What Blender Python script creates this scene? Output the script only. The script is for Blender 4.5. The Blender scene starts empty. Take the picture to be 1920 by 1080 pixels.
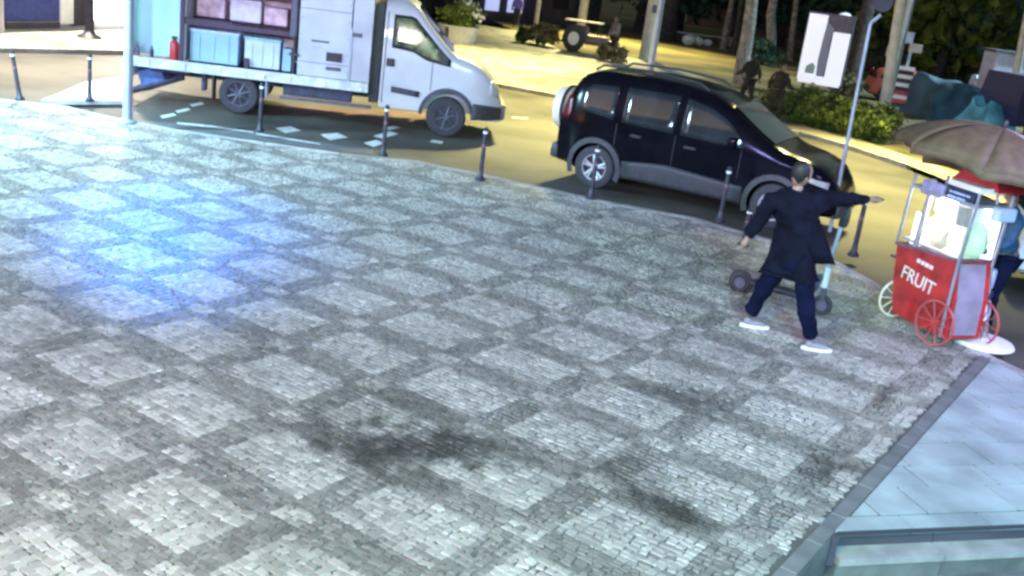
import bpy, bmesh, math, random
import numpy as np
from mathutils import Vector, Matrix, Euler, noise

S = bpy.context.scene
COL = S.collection
rnd = random.Random(7)

# ------------------------------------------------------------------ camera
CAM = Vector((4.26293, -3.39402, 3.16703))
YAW, PITCH, ROLL, FPX = 2.15045425, 0.30402692, 0.13188035, 1951.4178
_f = Vector((math.cos(YAW) * math.cos(PITCH), math.sin(YAW) * math.cos(PITCH), -math.sin(PITCH)))
_r = Vector((math.sin(YAW), -math.cos(YAW), 0))
_u = _r.cross(_f)
R2 = _r * math.cos(ROLL) + _u * math.sin(ROLL)
U2 = _u * math.cos(ROLL) - _r * math.sin(ROLL)
cd = bpy.data.cameras.new('camera')
cam = bpy.data.objects.new('camera', cd)
COL.objects.link(cam)
cam.matrix_world = Matrix(((R2.x, U2.x, -_f.x, CAM.x), (R2.y, U2.y, -_f.y, CAM.y), (R2.z, U2.z, -_f.z, CAM.z), (0, 0, 0, 1)))
cd.sensor_width = 36
cd.lens = 36 * FPX / 1920
cd.clip_start = 0.05
cd.clip_end = 900
S.camera = cam
S.render.resolution_x, S.render.resolution_y = 1024, 576

# ------------------------------------------------------------------ world: night sky
W = bpy.data.worlds.new('World')
S.world = W
W.use_nodes = True
nt = W.node_tree
sky = nt.nodes.new('ShaderNodeTexSky')
sky.sky_type = 'NISHITA'
sky.sun_disc = False
sky.sun_elevation = math.radians(3.0)
sky.sun_rotation = math.radians(200)
nt.links.new(sky.outputs[0], nt.nodes['Background'].inputs[0])
nt.nodes['Background'].inputs[1].default_value = 0.10

S.view_settings.view_transform = 'Standard'
S.view_settings.look = 'None'
S.view_settings.exposure = 0.76
S.view_settings.gamma = 1
S.view_settings.use_curve_mapping = False
S.render.engine = 'CYCLES'
S.cycles.use_denoising = True
S.cycles.max_bounces = 6
S.cycles.filter_width = 2.9


def G(px, py, z=0.0):
    """point of the level z that the picture shows at px, py"""
    d = R2 * ((px - 960) / FPX) - U2 * ((py - 540) / FPX) + _f
    t = (z - CAM.z) / d.z
    return CAM + d * t


# ------------------------------------------------------------------ materials
def mat(name, col, rough=0.6, metal=0.0, var=0.0, vscale=8.0, bump=0.0, bscale=40.0, emit=None, estr=1.0, spec=0.5,
        objvar=0.0, col2=None, coat=0.0):
    m = bpy.data.materials.new(name)
    m.use_nodes = True
    t = m.node_tree
    n, l = t.nodes, t.links
    b = n['Principled BSDF']
    b.inputs['Roughness'].default_value = rough
    b.inputs['Metallic'].default_value = metal
    b.inputs['Specular IOR Level'].default_value = spec
    b.inputs['Coat Weight'].default_value = coat
    c = (*col, 1)
    b.inputs['Base Color'].default_value = c
    src = None
    if var or bump:
        tc = n.new('ShaderNodeTexCoord')
    if var or col2:
        if not (var or bump):
            tc = n.new('ShaderNodeTexCoord')
        nz = n.new('ShaderNodeTexNoise')
        nz.inputs['Scale'].default_value = vscale
        nz.inputs['Detail'].default_value = 5
        l.new(tc.outputs['Object'], nz.inputs['Vector'])
        mx = n.new('ShaderNodeMix')
        mx.data_type = 'RGBA'
        lo = tuple(max(0, x * (1 - var)) for x in col)
        hi = tuple(min(1, x * (1 + var)) for x in (col2 or col))
        mx.inputs['A'].default_value = (*lo, 1)
        mx.inputs['B'].default_value = (*hi, 1)
        mr = n.new('ShaderNodeMapRange')
        mr.inputs[1].default_value = 0.35
        mr.inputs[2].default_value = 0.65
        l.new(nz.outputs['Fac'], mr.inputs[0])
        l.new(mr.outputs[0], mx.inputs['Factor'])
        src = mx.outputs['Result']
        l.new(src, b.inputs['Base Color'])
    if objvar:
        oi = n.new('ShaderNodeObjectInfo')
        hv = n.new('ShaderNodeHueSaturation')
        mr2 = n.new('ShaderNodeMapRange')
        mr2.inputs[3].default_value = 1 - objvar
        mr2.inputs[4].default_value = 1 + objvar
        l.new(oi.outputs['Random'], mr2.inputs[0])
        l.new(mr2.outputs[0], hv.inputs['Value'])
        if src:
            l.new(src, hv.inputs['Color'])
        else:
            hv.inputs['Color'].default_value = c
        l.new(hv.outputs[0], b.inputs['Base Color'])
    if bump:
        nb = n.new('ShaderNodeTexNoise')
        nb.inputs['Scale'].default_value = bscale
        nb.inputs['Detail'].default_value = 4
        l.new(tc.outputs['Object'], nb.inputs['Vector'])
        bp = n.new('ShaderNodeBump')
        bp.inputs['Strength'].default_value = bump
        bp.inputs['Distance'].default_value = 0.02
        l.new(nb.outputs['Fac'], bp.inputs['Height'])
        l.new(bp.outputs[0], b.inputs['Normal'])
    if emit:
        b.inputs['Emission Color'].default_value = (*emit, 1)
        b.inputs['Emission Strength'].default_value = estr
    return m


def glassy(name, col=(0.02, 0.025, 0.03), rough=0.06):
    return mat(name, col, rough=rough, spec=0.9, var=0.2, vscale=3)


M = {}
M['black_paint'] = mat('black_paint', (0.004, 0.004, 0.007), 0.14, coat=0.0, var=0.25, vscale=3, spec=0.10)
M['clad'] = mat('grey_cladding', (0.035, 0.036, 0.042), 0.5, var=0.2, vscale=20)
M['tyre'] = mat('tyre_rubber', (0.03, 0.028, 0.035), 0.75, var=0.3, vscale=30)
M['alloy'] = mat('alloy', (0.62, 0.62, 0.66), 0.35, 0.55, var=0.1)
M['rim_grey'] = mat('steel_rim', (0.09, 0.085, 0.12), 0.5, 0.3, var=0.2)
M['glass_dark'] = glassy('dark_window')
M['white_paint'] = mat('white_paint', (0.70, 0.70, 0.72), 0.38, coat=0.2, var=0.07, vscale=2.5)
M['white_van'] = mat('silver_white_paint', (0.50, 0.50, 0.54), 0.35, coat=0.2, var=0.06, vscale=3)
M['box_white'] = mat('box_panel', (0.50, 0.50, 0.56), 0.5, var=0.16, vscale=1.3)
M['alu'] = mat('aluminium', (0.50, 0.56, 0.56), 0.45, 0.4, var=0.2, vscale=6)
M['black_plastic'] = mat('black_plastic', (0.02, 0.02, 0.024), 0.55, var=0.3)
M['dark_metal'] = mat('dark_metal', (0.04, 0.04, 0.055), 0.5, 0.3, var=0.3)
M['chassis'] = mat('chassis', (0.03, 0.03, 0.06), 0.7, var=0.4)
M['asphalt'] = mat('asphalt', (0.074, 0.070, 0.058), 0.62, var=0.5, vscale=0.55, bump=0.35, bscale=70, spec=0.4)
M['ground'] = mat('earth', (0.10, 0.085, 0.05), 0.95, var=0.35, vscale=0.5)
M['grass'] = mat('lawn', (0.085, 0.085, 0.025), 0.95, var=0.45, vscale=0.35, bump=0.6, bscale=12, col2=(0.16, 0.12, 0.05))
M['kerb'] = mat('kerb_stone', (0.30, 0.29, 0.28), 0.7, var=0.2, vscale=5, objvar=0.15)
M['road_paint'] = mat('road_paint', (0.62, 0.62, 0.60), 0.6, var=0.25, vscale=12)
M['slab'] = mat('concrete_slab', (0.27, 0.31, 0.31), 0.5, var=0.30, vscale=1.8, objvar=0.06, bump=0.15, bscale=30)
M['border'] = mat('border_stone', (0.115, 0.12, 0.115), 0.6, var=0.2, vscale=5, objvar=0.12)
M['grout'] = mat('joint_dirt', (0.085, 0.082, 0.07), 0.9, var=0.3, vscale=3)
M['joint'] = mat('dark_joint', (0.025, 0.03, 0.035), 0.9)
M['skin'] = mat('skin', (0.27, 0.17, 0.125), 0.5, var=0.1)
M['skin2'] = mat('skin_dark', (0.20, 0.12, 0.085), 0.5, var=0.1)
M['hair'] = mat('hair', (0.012, 0.010, 0.010), 0.6, var=0.3, vscale=60)
M['jacket'] = mat('navy_black_jacket', (0.005, 0.006, 0.013), 0.9, spec=0.1, var=0.3, vscale=6, bump=0.6, bscale=7)
M['trousers'] = mat('dark_navy_trousers', (0.003, 0.005, 0.020), 0.9, spec=0.1, var=0.35, vscale=6, bump=0.5, bscale=9)
M['blue_jacket'] = mat('blue_jacket', (0.022, 0.065, 0.16), 0.75, var=0.3, vscale=5, bump=0.6, bscale=7)
M['brown_cloth'] = mat('brown_cloth', (0.022, 0.018, 0.010), 0.9, var=0.4, vscale=5, bump=0.5, bscale=8)
M['pale_cloth'] = mat('pale_cloth', (0.5, 0.47, 0.45), 0.9, var=0.2)
M['white_shoe'] = mat('white_shoe', (0.22, 0.21, 0.23), 0.6, var=0.1)
M['dark_shoe'] = mat('dark_shoe', (0.015, 0.014, 0.02), 0.6, var=0.2)
M['cart_red'] = mat('cart_red', (0.36, 0.020, 0.018), 0.45, var=0.35, vscale=5, coat=0.2)
M['cart_white'] = mat('cart_white', (0.78, 0.77, 0.76), 0.4, var=0.05)
M['steel'] = mat('steel', (0.45, 0.44, 0.50), 0.35, 0.7, var=0.15)
M['galv'] = mat('galvanised', (0.33, 0.37, 0.45), 0.45, 0.35, var=0.15, vscale=3)
M['concrete'] = mat('concrete_pole', (0.46, 0.45, 0.38), 0.85, var=0.18, vscale=3)
M['bark'] = mat('bark', (0.22, 0.21, 0.19), 0.95, var=0.4, vscale=6, bump=0.8, bscale=12)
M['bark_dark'] = mat('bark_dark', (0.05, 0.04, 0.045), 0.95, var=0.4, vscale=6, bump=0.8, bscale=12)
M['cyan_plastic'] = mat('light_blue_plastic', (0.26, 0.42, 0.52), 0.45, var=0.1, vscale=4)
M['lilac_plastic'] = mat('pale_blue_plastic', (0.46, 0.52, 0.72), 0.45, var=0.1, vscale=4)
M['aqua_panel'] = mat('aqua_lining', (0.48, 0.76, 0.78), 0.5, var=0.08, vscale=2)
M['plum_frame'] = mat('dark_plum_frame', (0.045, 0.02, 0.05), 0.5, var=0.2)
M['pink'] = mat('pink_wrap', (0.68, 0.42, 0.50), 0.5, var=0.3, vscale=7)
M['red'] = mat('red_paint', (0.42, 0.025, 0.03), 0.4, var=0.15)
M['orange_red'] = mat('orange_red', (0.40, 0.075, 0.04), 0.5, var=0.2)
M['blue_shutter'] = mat('blue_shutter', (0.03, 0.045, 0.20), 0.5, var=0.2)
M['plaster'] = mat('pale_plaster', (0.55, 0.52, 0.50), 0.8, var=0.1)
M['brown_wall'] = mat('brown_wall', (0.17, 0.13, 0.13), 0.85, var=0.25, vscale=1)
M['dark_wall'] = mat('dark_wall', (0.05, 0.045, 0.06), 0.85, var=0.25, vscale=1)
M['purple_wall'] = mat('violet_wall', (0.05, 0.035, 0.12), 0.8, var=0.3, vscale=1)
M['blue_tarp'] = mat('blue_tarpaulin', (0.035, 0.085, 0.13), 0.6, var=0.3, vscale=1.2, bump=0.6, bscale=2)
M['cyan_tarp'] = mat('cyan_tarpaulin', (0.12, 0.42, 0.56), 0.5, var=0.45, vscale=1.0, bump=0.6, bscale=2)
M['maroon'] = mat('maroon_paint', (0.16, 0.07, 0.10), 0.5, var=0.25)
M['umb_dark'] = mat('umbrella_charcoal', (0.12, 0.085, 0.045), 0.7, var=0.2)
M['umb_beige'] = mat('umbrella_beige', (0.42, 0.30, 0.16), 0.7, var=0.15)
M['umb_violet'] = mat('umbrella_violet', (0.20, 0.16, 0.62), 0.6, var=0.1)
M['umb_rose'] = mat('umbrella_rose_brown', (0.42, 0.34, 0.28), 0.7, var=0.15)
M['white_led'] = mat('lit_white_panel', (0.8, 0.8, 0.85), 0.5, emit=(0.80, 0.86, 1.0), estr=0.36)
M['shop_lit'] = mat('lit_shop_window', (0.8, 0.8, 0.8), 0.5, emit=(1.0, 0.97, 0.95), estr=8.0)
M['cart_lit'] = mat('lit_case_lining', (0.8, 0.8, 0.78), 0.5, emit=(1.0, 0.98, 0.96), estr=1.0)  # glow put into lining and cards to brighten the case
M['window_lit'] = mat('lit_blue_window', (0.5, 0.5, 0.7), 0.5, emit=(0.50, 0.55, 1.0), estr=0.5)
M['blue_lit'] = mat('violet_lit_window', (0.2, 0.15, 0.6), 0.5, emit=(0.18, 0.12, 0.8), estr=0.5)
M['lamp_warm'] = mat('warm_lamp', (1, 0.8, 0.4), 0.5, emit=(1.0, 0.72, 0.28), estr=6)
M['lamp_cool'] = mat('cool_lamp', (0.8, 0.85, 1), 0.5, emit=(0.75, 0.85, 1.0), estr=4)
M['lamp_blue'] = mat('blue_lamp', (0.2, 0.4, 1), 0.5, emit=(0.15, 0.4, 1.0), estr=4)
M['hi_vis'] = mat('pale_green_bag', (0.55, 0.72, 0.45), 0.6, var=0.1)
M['white_bag'] = mat('white_bag', (0.75, 0.76, 0.80), 0.6, var=0.06, bump=0.5, bscale=5)
M['letter'] = mat('cream_lettering', (0.75, 0.66, 0.62), 0.6, var=0.05)
M['sign_dark'] = mat('sign_dark_blue', (0.02, 0.02, 0.06), 0.5, var=0.2)
M['popcorn'] = mat('popcorn', (0.80, 0.76, 0.62), 0.8, var=0.1, vscale=20)
M['reflector'] = mat('reflective_white', (0.8, 0.8, 0.8), 0.4)
M['lens'] = mat('lamp_lens', (0.42, 0.42, 0.42), 0.12, var=0.1, spec=0.8)
M['tail_red'] = mat('tail_red', (0.09, 0.006, 0.008), 0.2, var=0.1)
M['straw'] = mat('pale_spare_cover', (0.78, 0.72, 0.62), 0.45, var=0.07, vscale=3)


def leafmat(name, a, b):
    m = mat(name, a, 0.7, var=0.35, vscale=2.0, col2=b, spec=0.3)
    return m


M['leaf_dark'] = leafmat('leaf_dark', (0.026, 0.062, 0.045), (0.05, 0.11, 0.075))
M['leaf_mid'] = leafmat('leaf_mid', (0.035, 0.065, 0.015), (0.09, 0.13, 0.02))
M['leaf_hedge'] = leafmat('leaf_hedge', (0.06, 0.10, 0.012), (0.15, 0.18, 0.03))
M['leaf_dry'] = leafmat('leaf_dry', (0.10, 0.085, 0.04), (0.22, 0.18, 0.09))


def stone_mat(name, base, single=False):
    """little hand-set stones: tone per stone, dirt and damp stains with shapes of their own"""
    m = bpy.data.materials.new(name)
    m.use_nodes = True
    t = m.node_tree
    n, l = t.nodes, t.links
    b = n['Principled BSDF']
    b.inputs['Roughness'].default_value = 0.42
    b.inputs['Specular IOR Level'].default_value = 0.5
    tc = n.new('ShaderNodeNewGeometry')
    pos = tc.outputs['Position']
    if single:
        oi = n.new('ShaderNodeObjectInfo')
        tone = oi.outputs['Random']
    else:
        at = n.new('ShaderNodeAttribute')
        at.attribute_name = 'tone'
        tone = at.outputs['Fac']
    hs = n.new('ShaderNodeHueSaturation')
    hs.inputs['Color'].default_value = (*base, 1)
    mr = n.new('ShaderNodeMapRange')
    mr.inputs[3].default_value = 0.76
    mr.inputs[4].default_value = 1.24
    mr.clamp = False
    l.new(tone, mr.inputs[0])
    l.new(mr.outputs[0], hs.inputs['Value'])
    # broad wear
    nz = n.new('ShaderNodeTexNoise')
    nz.inputs['Scale'].default_value = 0.7
    nz.inputs['Detail'].default_value = 6
    l.new(pos, nz.inputs['Vector'])
    m1 = n.new('ShaderNodeMapRange')
    m1.inputs[1].default_value = 0.3
    m1.inputs[2].default_value = 0.7
    m1.inputs[3].default_value = 0.72
    m1.inputs[4].default_value = 1.14
    l.new(nz.outputs['Fac'], m1.inputs[0])
    mul = n.new('ShaderNodeMix')
    mul.data_type = 'RGBA'
    mul.blend_type = 'MULTIPLY'
    mul.inputs['Factor'].default_value = 1
    l.new(hs.outputs[0], mul.inputs['A'])
    l.new(m1.outputs[0], mul.inputs['B'])
    out = mul.outputs['Result']
    # dirt spots (spilt drink, oil): centre, radius along two axes, angle, strength
    n2 = n.new('ShaderNodeTexNoise')
    n2.inputs['Scale'].default_value = 5.0
    n2.inputs['Detail'].default_value = 6
    n2.inputs['Roughness'].default_value = 0.7
    l.new(pos, n2.inputs['Vector'])
    for (px, py, rx, ry, ang, st) in STAINS:
        c = G(px, py)
        mp = n.new('ShaderNodeMapping')
        mp.vector_type = 'TEXTURE'
        mp.inputs['Location'].default_value = (c.x, c.y, 0)
        mp.inputs['Rotation'].default_value = (0, 0, ang)
        mp.inputs['Scale'].default_value = (rx * 1.7, ry * 1.7, 10)
        l.new(pos, mp.inputs['Vector'])
        ln = n.new('ShaderNodeVectorMath')
        ln.operation = 'LENGTH'
        l.new(mp.outputs[0], ln.inputs[0])
        a = n.new('ShaderNodeMath')
        a.operation = 'MULTIPLY_ADD'
        l.new(n2.outputs['Fac'], a.inputs[0])
        a.inputs[1].default_value = 2.6
        l.new(ln.outputs['Value'], a.inputs[2])
        mm = n.new('ShaderNodeMapRange')
        mm.interpolation_type = 'SMOOTHSTEP'
        mm.inputs[1].default_value = 1.5
        mm.inputs[2].default_value = 2.4
        mm.inputs[3].default_value = st
        mm.inputs[4].default_value = 0
        l.new(a.outputs[0], mm.inputs[0])
        mx = n.new('ShaderNodeMix')
        mx.data_type = 'RGBA'
        l.new(mm.outputs[0], mx.inputs['Factor'])
        l.new(out, mx.inputs['A'])
        mx.inputs['B'].default_value = (0.022, 0.022, 0.017, 1)
        out = mx.outputs['Result']
    l.new(out, b.inputs['Base Color'])
    return m


STAINS = [(830, 835, .46, .22, 0.6, .85), (700, 860, .36, .20, 0.1, .75), (1255, 950, .30, .13, -0.2, .9),
          (1290, 745, .33, .22, 0.2, .62), (1160, 870, .30, .16, 0.7, .4), (1560, 860, .16, .16, 0.3, .7), (1655, 740, .07, .34, 0.0, .8),
          (760, 760, .45, .25, 0.3, .5), (650, 810, .4, .2, 0.4, .4), (120, 640, .5, .2, 0.2, .3), (1530, 890, .12, .12, 0.3, .6)]
M['stone_light'] = stone_mat('limestone_setts', (0.285, 0.268, 0.236))
M['stone_dark'] = stone_mat('basalt_setts', (0.166, 0.157, 0.138))
M['one_light'] = stone_mat('limestone_sett_single', (0.285, 0.268, 0.236), True)
M['one_dark'] = stone_mat('basalt_sett_single', (0.166, 0.157, 0.138), True)

# far cobbled pavement: waves of darker stone in pale mosaic
m = bpy.data.materials.new('far_mosaic')
m.use_nodes = True
t = m.node_tree
b = t.nodes['Principled BSDF']
b.inputs['Roughness'].default_value = 0.6
geo = t.nodes.new('ShaderNodeNewGeometry')
wv = t.nodes.new('ShaderNodeTexNoise')
wv.inputs['Scale'].default_value = 0.9
wv.inputs['Detail'].default_value = 3
wv.inputs['Distortion'].default_value = 1.5
vo = t.nodes.new('ShaderNodeTexVoronoi')
vo.inputs['Scale'].default_value = 9
cr = t.nodes.new('ShaderNodeValToRGB')
cr.color_ramp.elements[0].position = 0.40
cr.color_ramp.elements[0].color = (0.16, 0.16, 0.13, 1)
cr.color_ramp.elements[1].position = 0.50
cr.color_ramp.elements[1].color = (0.36, 0.34, 0.28, 1)
mx = t.nodes.new('ShaderNodeMix')
mx.data_type = 'RGBA'
mx.blend_type = 'MULTIPLY'
mx.inputs['Factor'].default_value = 0.3
t.links.new(geo.outputs['Position'], wv.inputs['Vector'])
t.links.new(geo.outputs['Position'], vo.inputs['Vector'])
t.links.new(wv.outputs['Fac'], cr.inputs[0])
t.links.new(cr.outputs[0], mx.inputs['A'])
t.links.new(vo.outputs['Color'], mx.inputs['B'])
t.links.new(mx.outputs['Result'], b.inputs['Base Color'])
M['far_mosaic'] = m


# ------------------------------------------------------------------ mesh helpers
class MB:
    def __init__(self):
        self.bm = bmesh.new()

    def box(self, c, s, rot=None, bev=0.0):
        c = Vector(c)
        hx, hy, hz = s[0] / 2, s[1] / 2, s[2] / 2
        r = Euler(rot).to_matrix() if rot else Matrix.Identity(3)
        tmp = bmesh.new()
        bmesh.ops.create_cube(tmp, size=1)
        for v in tmp.verts:
            v.co = Vector((v.co.x * s[0], v.co.y * s[1], v.co.z * s[2]))
        if bev > 0:
            bmesh.ops.bevel(tmp, geom=tmp.edges[:], offset=min(bev, min(s) * 0.45), segments=2, affect='EDGES', profile=0.5)
        for v in tmp.verts:
            v.co = r @ v.co + c
        self._add(tmp)
        return self

    def _add(self, tmp):
        me = bpy.data.meshes.new('t')
        tmp.to_mesh(me)
        tmp.free()
        self.bm.from_mesh(me)
        bpy.data.meshes.remove(me)

    def tube(self, pts, rad, seg=10, caps=True):
        pts = [Vector(p) for p in pts]
        if not isinstance(rad, (list, tuple)):
            rad = [rad] * len(pts)
        rings = []
        pu = None
        for i, p in enumerate(pts):
            if i == 0:
                d = pts[1] - p
            elif i == len(pts) - 1:
                d = p - pts[i - 1]
            else:
                d = (pts[i + 1] - p).normalized() + (p - pts[i - 1]).normalized()
            d.normalize()
            if pu is None:
                a = Vector((0, 0, 1)) if abs(d.z) < 0.9 else Vector((1, 0, 0))
                u = d.cross(a).normalized()
            else:
                u = (pu - d * pu.dot(d)).normalized()
            pu = u
            v = d.cross(u)
            rings.append([self.bm.verts.new(p + (u * math.cos(2 * math.pi * k / seg) + v * math.sin(2 * math.pi * k / seg)) * rad[i]) for k in range(seg)])
        for a, b in zip(rings, rings[1:]):
            for k in range(seg):
                self.bm.faces.new((a[k], a[(k + 1) % seg], b[(k + 1) % seg], b[k]))
        if caps:
            self.bm.faces.new(rings[0][::-1])
            self.bm.faces.new(rings[-1])
        return self

    def lathe(self, prof, c=(0, 0, 0), axis='z', seg=24, caps=True):
        """prof: list of (r, h)"""
        c = Vector(c)
        rings = []
        for r, h in prof:
            ring = []
            for k in range(seg):
                a = 2 * math.pi * k / seg
                x, y = r * math.cos(a), r * math.sin(a)
                p = {'z': (x, y, h), 'y': (x, h, y), 'x': (h, x, y)}[axis]
                ring.append(self.bm.verts.new(c + Vector(p)))
            rings.append(ring)
        for a, b in zip(rings, rings[1:]):
            for k in range(seg):
                self.bm.faces.new((a[k], a[(k + 1) % seg], b[(k + 1) % seg], b[k]))
        if caps and prof[0][0] > 1e-4:
            self.bm.faces.new(rings[0][::-1])
        if caps and prof[-1][0] > 1e-4:
            self.bm.faces.new(rings[-1])
        return self

    def torus(self, c, R_, r_, axis='y', seg=28, s2=8):
        c = Vector(c)
        rings = []
        for k in range(seg):
            a = 2 * math.pi * k / seg
            ring = []
            for j in range(s2):
                b = 2 * math.pi * j / s2
                rr = R_ + r_ * math.cos(b)
                h = r_ * math.sin(b)
                x, y = rr * math.cos(a), rr * math.sin(a)
                p = {'z': (x, y, h), 'y': (x, h, y), 'x': (h, x, y)}[axis]
                ring.append(self.bm.verts.new(c + Vector(p)))
            rings.append(ring)
        for i in range(seg):
            a, b = rings[i], rings[(i + 1) % seg]
            for j in range(s2):
                self.bm.faces.new((a[j], a[(j + 1) % s2], b[(j + 1) % s2], b[j]))
        return self

    def prism(self, pts, d, plane='xz', off=0.0):
        """outline pts in a plane, thickness d from off"""
        def mk(p, h):
            return {'xz': (p[0], h, p[1]), 'xy': (p[0], p[1], h), 'yz': (h, p[0], p[1])}[plane]
        a = [self.bm.verts.new(mk(p, off)) for p in pts]
        b = [self.bm.verts.new(mk(p, off + d)) for p in pts]
        n = len(pts)
        self.bm.faces.new(a[::-1])
        self.bm.faces.new(b)
        for k in range(n):
            self.bm.faces.new((a[k], a[(k + 1) % n], b[(k + 1) % n], b[k]))
        return self

    def slab(self, pts, th):
        """polygon of 3-D points thickened downwards by th"""
        a = [self.bm.verts.new(Vector(p)) for p in pts]
        b = [self.bm.verts.new(Vector(p) - Vector((0, 0, th))) for p in pts]
        n = len(pts)
        self.bm.faces.new(a)
        self.bm.faces.new(b[::-1])
        for k in range(n):
            self.bm.faces.new((a[k], b[k], b[(k + 1) % n], a[(k + 1) % n]))
        return self

    def grid(self, P, closed=False):
        V = [[self.bm.verts.new(Vector(p)) for p in row] for row in P]
        for i in range(len(V) - 1):
            for j in range(len(V[0]) - 1):
                self.bm.faces.new((V[i][j], V[i + 1][j], V[i + 1][j + 1], V[i][j + 1]))
        return self

    def blob(self, c, s, sub=2, jit=0.0, seed=0):
        tmp = bmesh.new()
        bmesh.ops.create_icosphere(tmp, subdivisions=sub, radius=1)
        for v in tmp.verts:
            k = 1 + jit * noise.noise(v.co * 2.3 + Vector((seed, seed * 2, 0)))
            v.co = Vector((v.co.x * s[0], v.co.y * s[1], v.co.z * s[2])) * k + Vector(c)
        self._add(tmp)
        return self

    def obj(self, name, m, parent=None, smooth=False):
        bmesh.ops.recalc_face_normals(self.bm, faces=self.bm.faces[:])
        me = bpy.data.meshes.new(name)
        self.bm.to_mesh(me)
        self.bm.free()
        return link(name, me, m, parent, smooth)


def link(name, me, m, parent=None, smooth=False):
    for x in (m if isinstance(m, (list, tuple)) else [m]):
        me.materials.append(x)
    if smooth:
        me.polygons.foreach_set('use_smooth', [True] * len(me.polygons))
        try:
            me.set_sharp_from_angle(angle=math.radians(38))
        except Exception:
            pass
    o = bpy.data.objects.new(name, me)
    COL.objects.link(o)
    if parent:
        o.parent = parent
    return o


def tag(o, label=None, cat=None, group=None, kind=None):
    if label:
        o['label'] = label
    if cat:
        o['category'] = cat
    if group:
        o['group'] = group
    if kind:
        o['kind'] = kind
    return o


def thing(name, loc, rz, label, cat, group=None):
    o = bpy.data.objects.new(name, None)
    o.empty_display_size = 0.2
    COL.objects.link(o)
    o.location = loc
    o.rotation_euler = (0, 0, rz)
    return tag(o, label, cat, group)


def dup(root, loc=None, rz=None, label=None):
    r = root.copy()
    COL.objects.link(r)
    if loc is not None:
        r.location = loc
    if rz is not None:
        r.rotation_euler = (0, 0, rz)
    if label:
        r['label'] = label
    for ch in list(root.children):
        c = ch.copy()
        COL.objects.link(c)
        c.parent = r
        for g2 in list(ch.children):
            d = g2.copy()
            COL.objects.link(d)
            d.parent = c
    return r


def bake(ob):
    dg = bpy.context.evaluated_depsgraph_get()
    dg.update()
    me = bpy.data.meshes.new_from_object(ob.evaluated_get(dg))
    old = ob.data
    ob.modifiers.clear()
    ob.data = me
    bpy.data.meshes.remove(old)
    return ob


# ================================================================== SETTING
ZR = -0.10   # road level
# kerb line of the plaza, read left to right
KPX = [(-700, 120), (-300, 155), (0, 186), (120, 198), (240, 226), (380, 250), (500, 267), (640, 287), (780, 301), (900, 325), (1015, 350), (1165, 383),
       (1307, 409), (1400, 436), (1490, 462), (1570, 490), (1640, 528), (1740, 598), (1800, 634), (1870, 672), (2150, 800)]
KW = [G(*p) for p in KPX]
KW = [Vector((p.x, p.y)) for p in KW]


def sheet(name, pts, z, m, kind='structure'):
    mb = MB()
    vs = [mb.bm.verts.new((p[0], p[1], z)) for p in pts]
    mb.bm.faces.new(vs)
    o = mb.obj(name, m)
    if o.data.polygons[0].normal.z < 0:
        o.data.flip_normals()
    return tag(o, kind=kind)


sheet('ground', [(-420, -300), (300, -300), (300, 420), (-420, 420)], -0.36, M['ground'])

# plaza outline: kerb line + round behind the camera
EX = 2.905
kk = [(p.x, p.y) for p in KW]
ik = [i for i, p in enumerate(kk) if p[0] > EX][0]
pa_, pb_ = kk[ik - 1], kk[ik]
tk = (EX - pa_[0]) / (pb_[0] - pa_[0])
KX = (EX, pa_[1] + (pb_[1] - pa_[1]) * tk)
plaza = kk[:ik] + [KX, (EX, -14), (-10, -16), (-40, -6)]
pv = sheet('plaza_pavement', plaza, -0.014, M['grout'])

# road between the plaza and the far pavement
far_near = [(-500, 60), (0, 90), (240, 95), (600, 120), (800, 138), (940, 158), (1070, 182), (1250, 205), (1400, 232), (1500, 247), (1590, 272), (1700, 308),
            (1800, 348), (2000, 430), (2300, 560)]
FN = [G(*p) for p in far_near]
road_pts = [(p.x, p.y) for p in FN] + [(14, 8), (2, 4), (-4, 6), (-14, 0), (-30, -8)]
sheet('road', road_pts, ZR, M['asphalt'])
# far pavement (its far edge drawn in the same way)
far_far = [(-500, 10), (0, 62), (240, 55), (600, 45), (760, 40), (900, 47), (985, 60), (1060, 98), (1180, 107), (1280, 130), (1380, 166), (1500, 226), (1600, 258),
           (1700, 292), (1800, 325), (2000, 400), (2300, 520)]
FF = [G(*p) for p in far_far]
fp = sheet('far_pavement', [(p.x, p.y) for p in FN] + [(p.x, p.y) for p in FF[::-1]], 0.0, M['far_mosaic'])
# kerb of the far pavement, stone by stone
def kerb_run(parent, line, w, z0, z1, step, name='kerb_stone', inner=1):
    L = [Vector((p[0], p[1])) for p in line]
    out = 0
    for a, b in zip(L, L[1:]):
        d = b - a
        n_ = max(1, round(d.length / step))
        ang = math.atan2(d.y, d.x)
        for k in range(n_):
            c = a + d * ((k + 0.5) / n_)
            l_ = d.length / n_ - 0.012
            key = (round(l_, 1), w, z1 - z0)
            nrm = Vector((-d.y, d.x)).normalized() * inner * w / 2
            me = KMESH.get(key)
            if me is None:
                mb = MB().box((0, 0, 0), (1, w, z1 - z0), bev=0.012)
                o = mb.obj(name, M['kerb'], parent)
                KMESH[key] = o.data
            else:
                o = bpy.data.objects.new(name, me)
                COL.objects.link(o)
                o.parent = parent
            o.location = (c.x + nrm.x, c.y + nrm.y, (z0 + z1) / 2 + 0.0006 * (out % 5))
            o.scale = (l_, 1, 1)
            o.rotation_euler = (0, 0, ang)
            out += 1


KMESH = {}
kerb_run(pv, KW[2:], 0.14, ZR - 0.02, 0.004, 0.95, inner=-1)
kerb_run(fp, [(p.x, p.y) for p in FN[1:12]], 0.16, ZR - 0.02, 0.006, 1.3, inner=1)

# park ground beyond
sheet('park_lawn', [(p.x, p.y) for p in FF[7:]] + [(60, 60), (40, 160), (-120, 160), (-60, 70)], -0.004, M['grass'])

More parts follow.
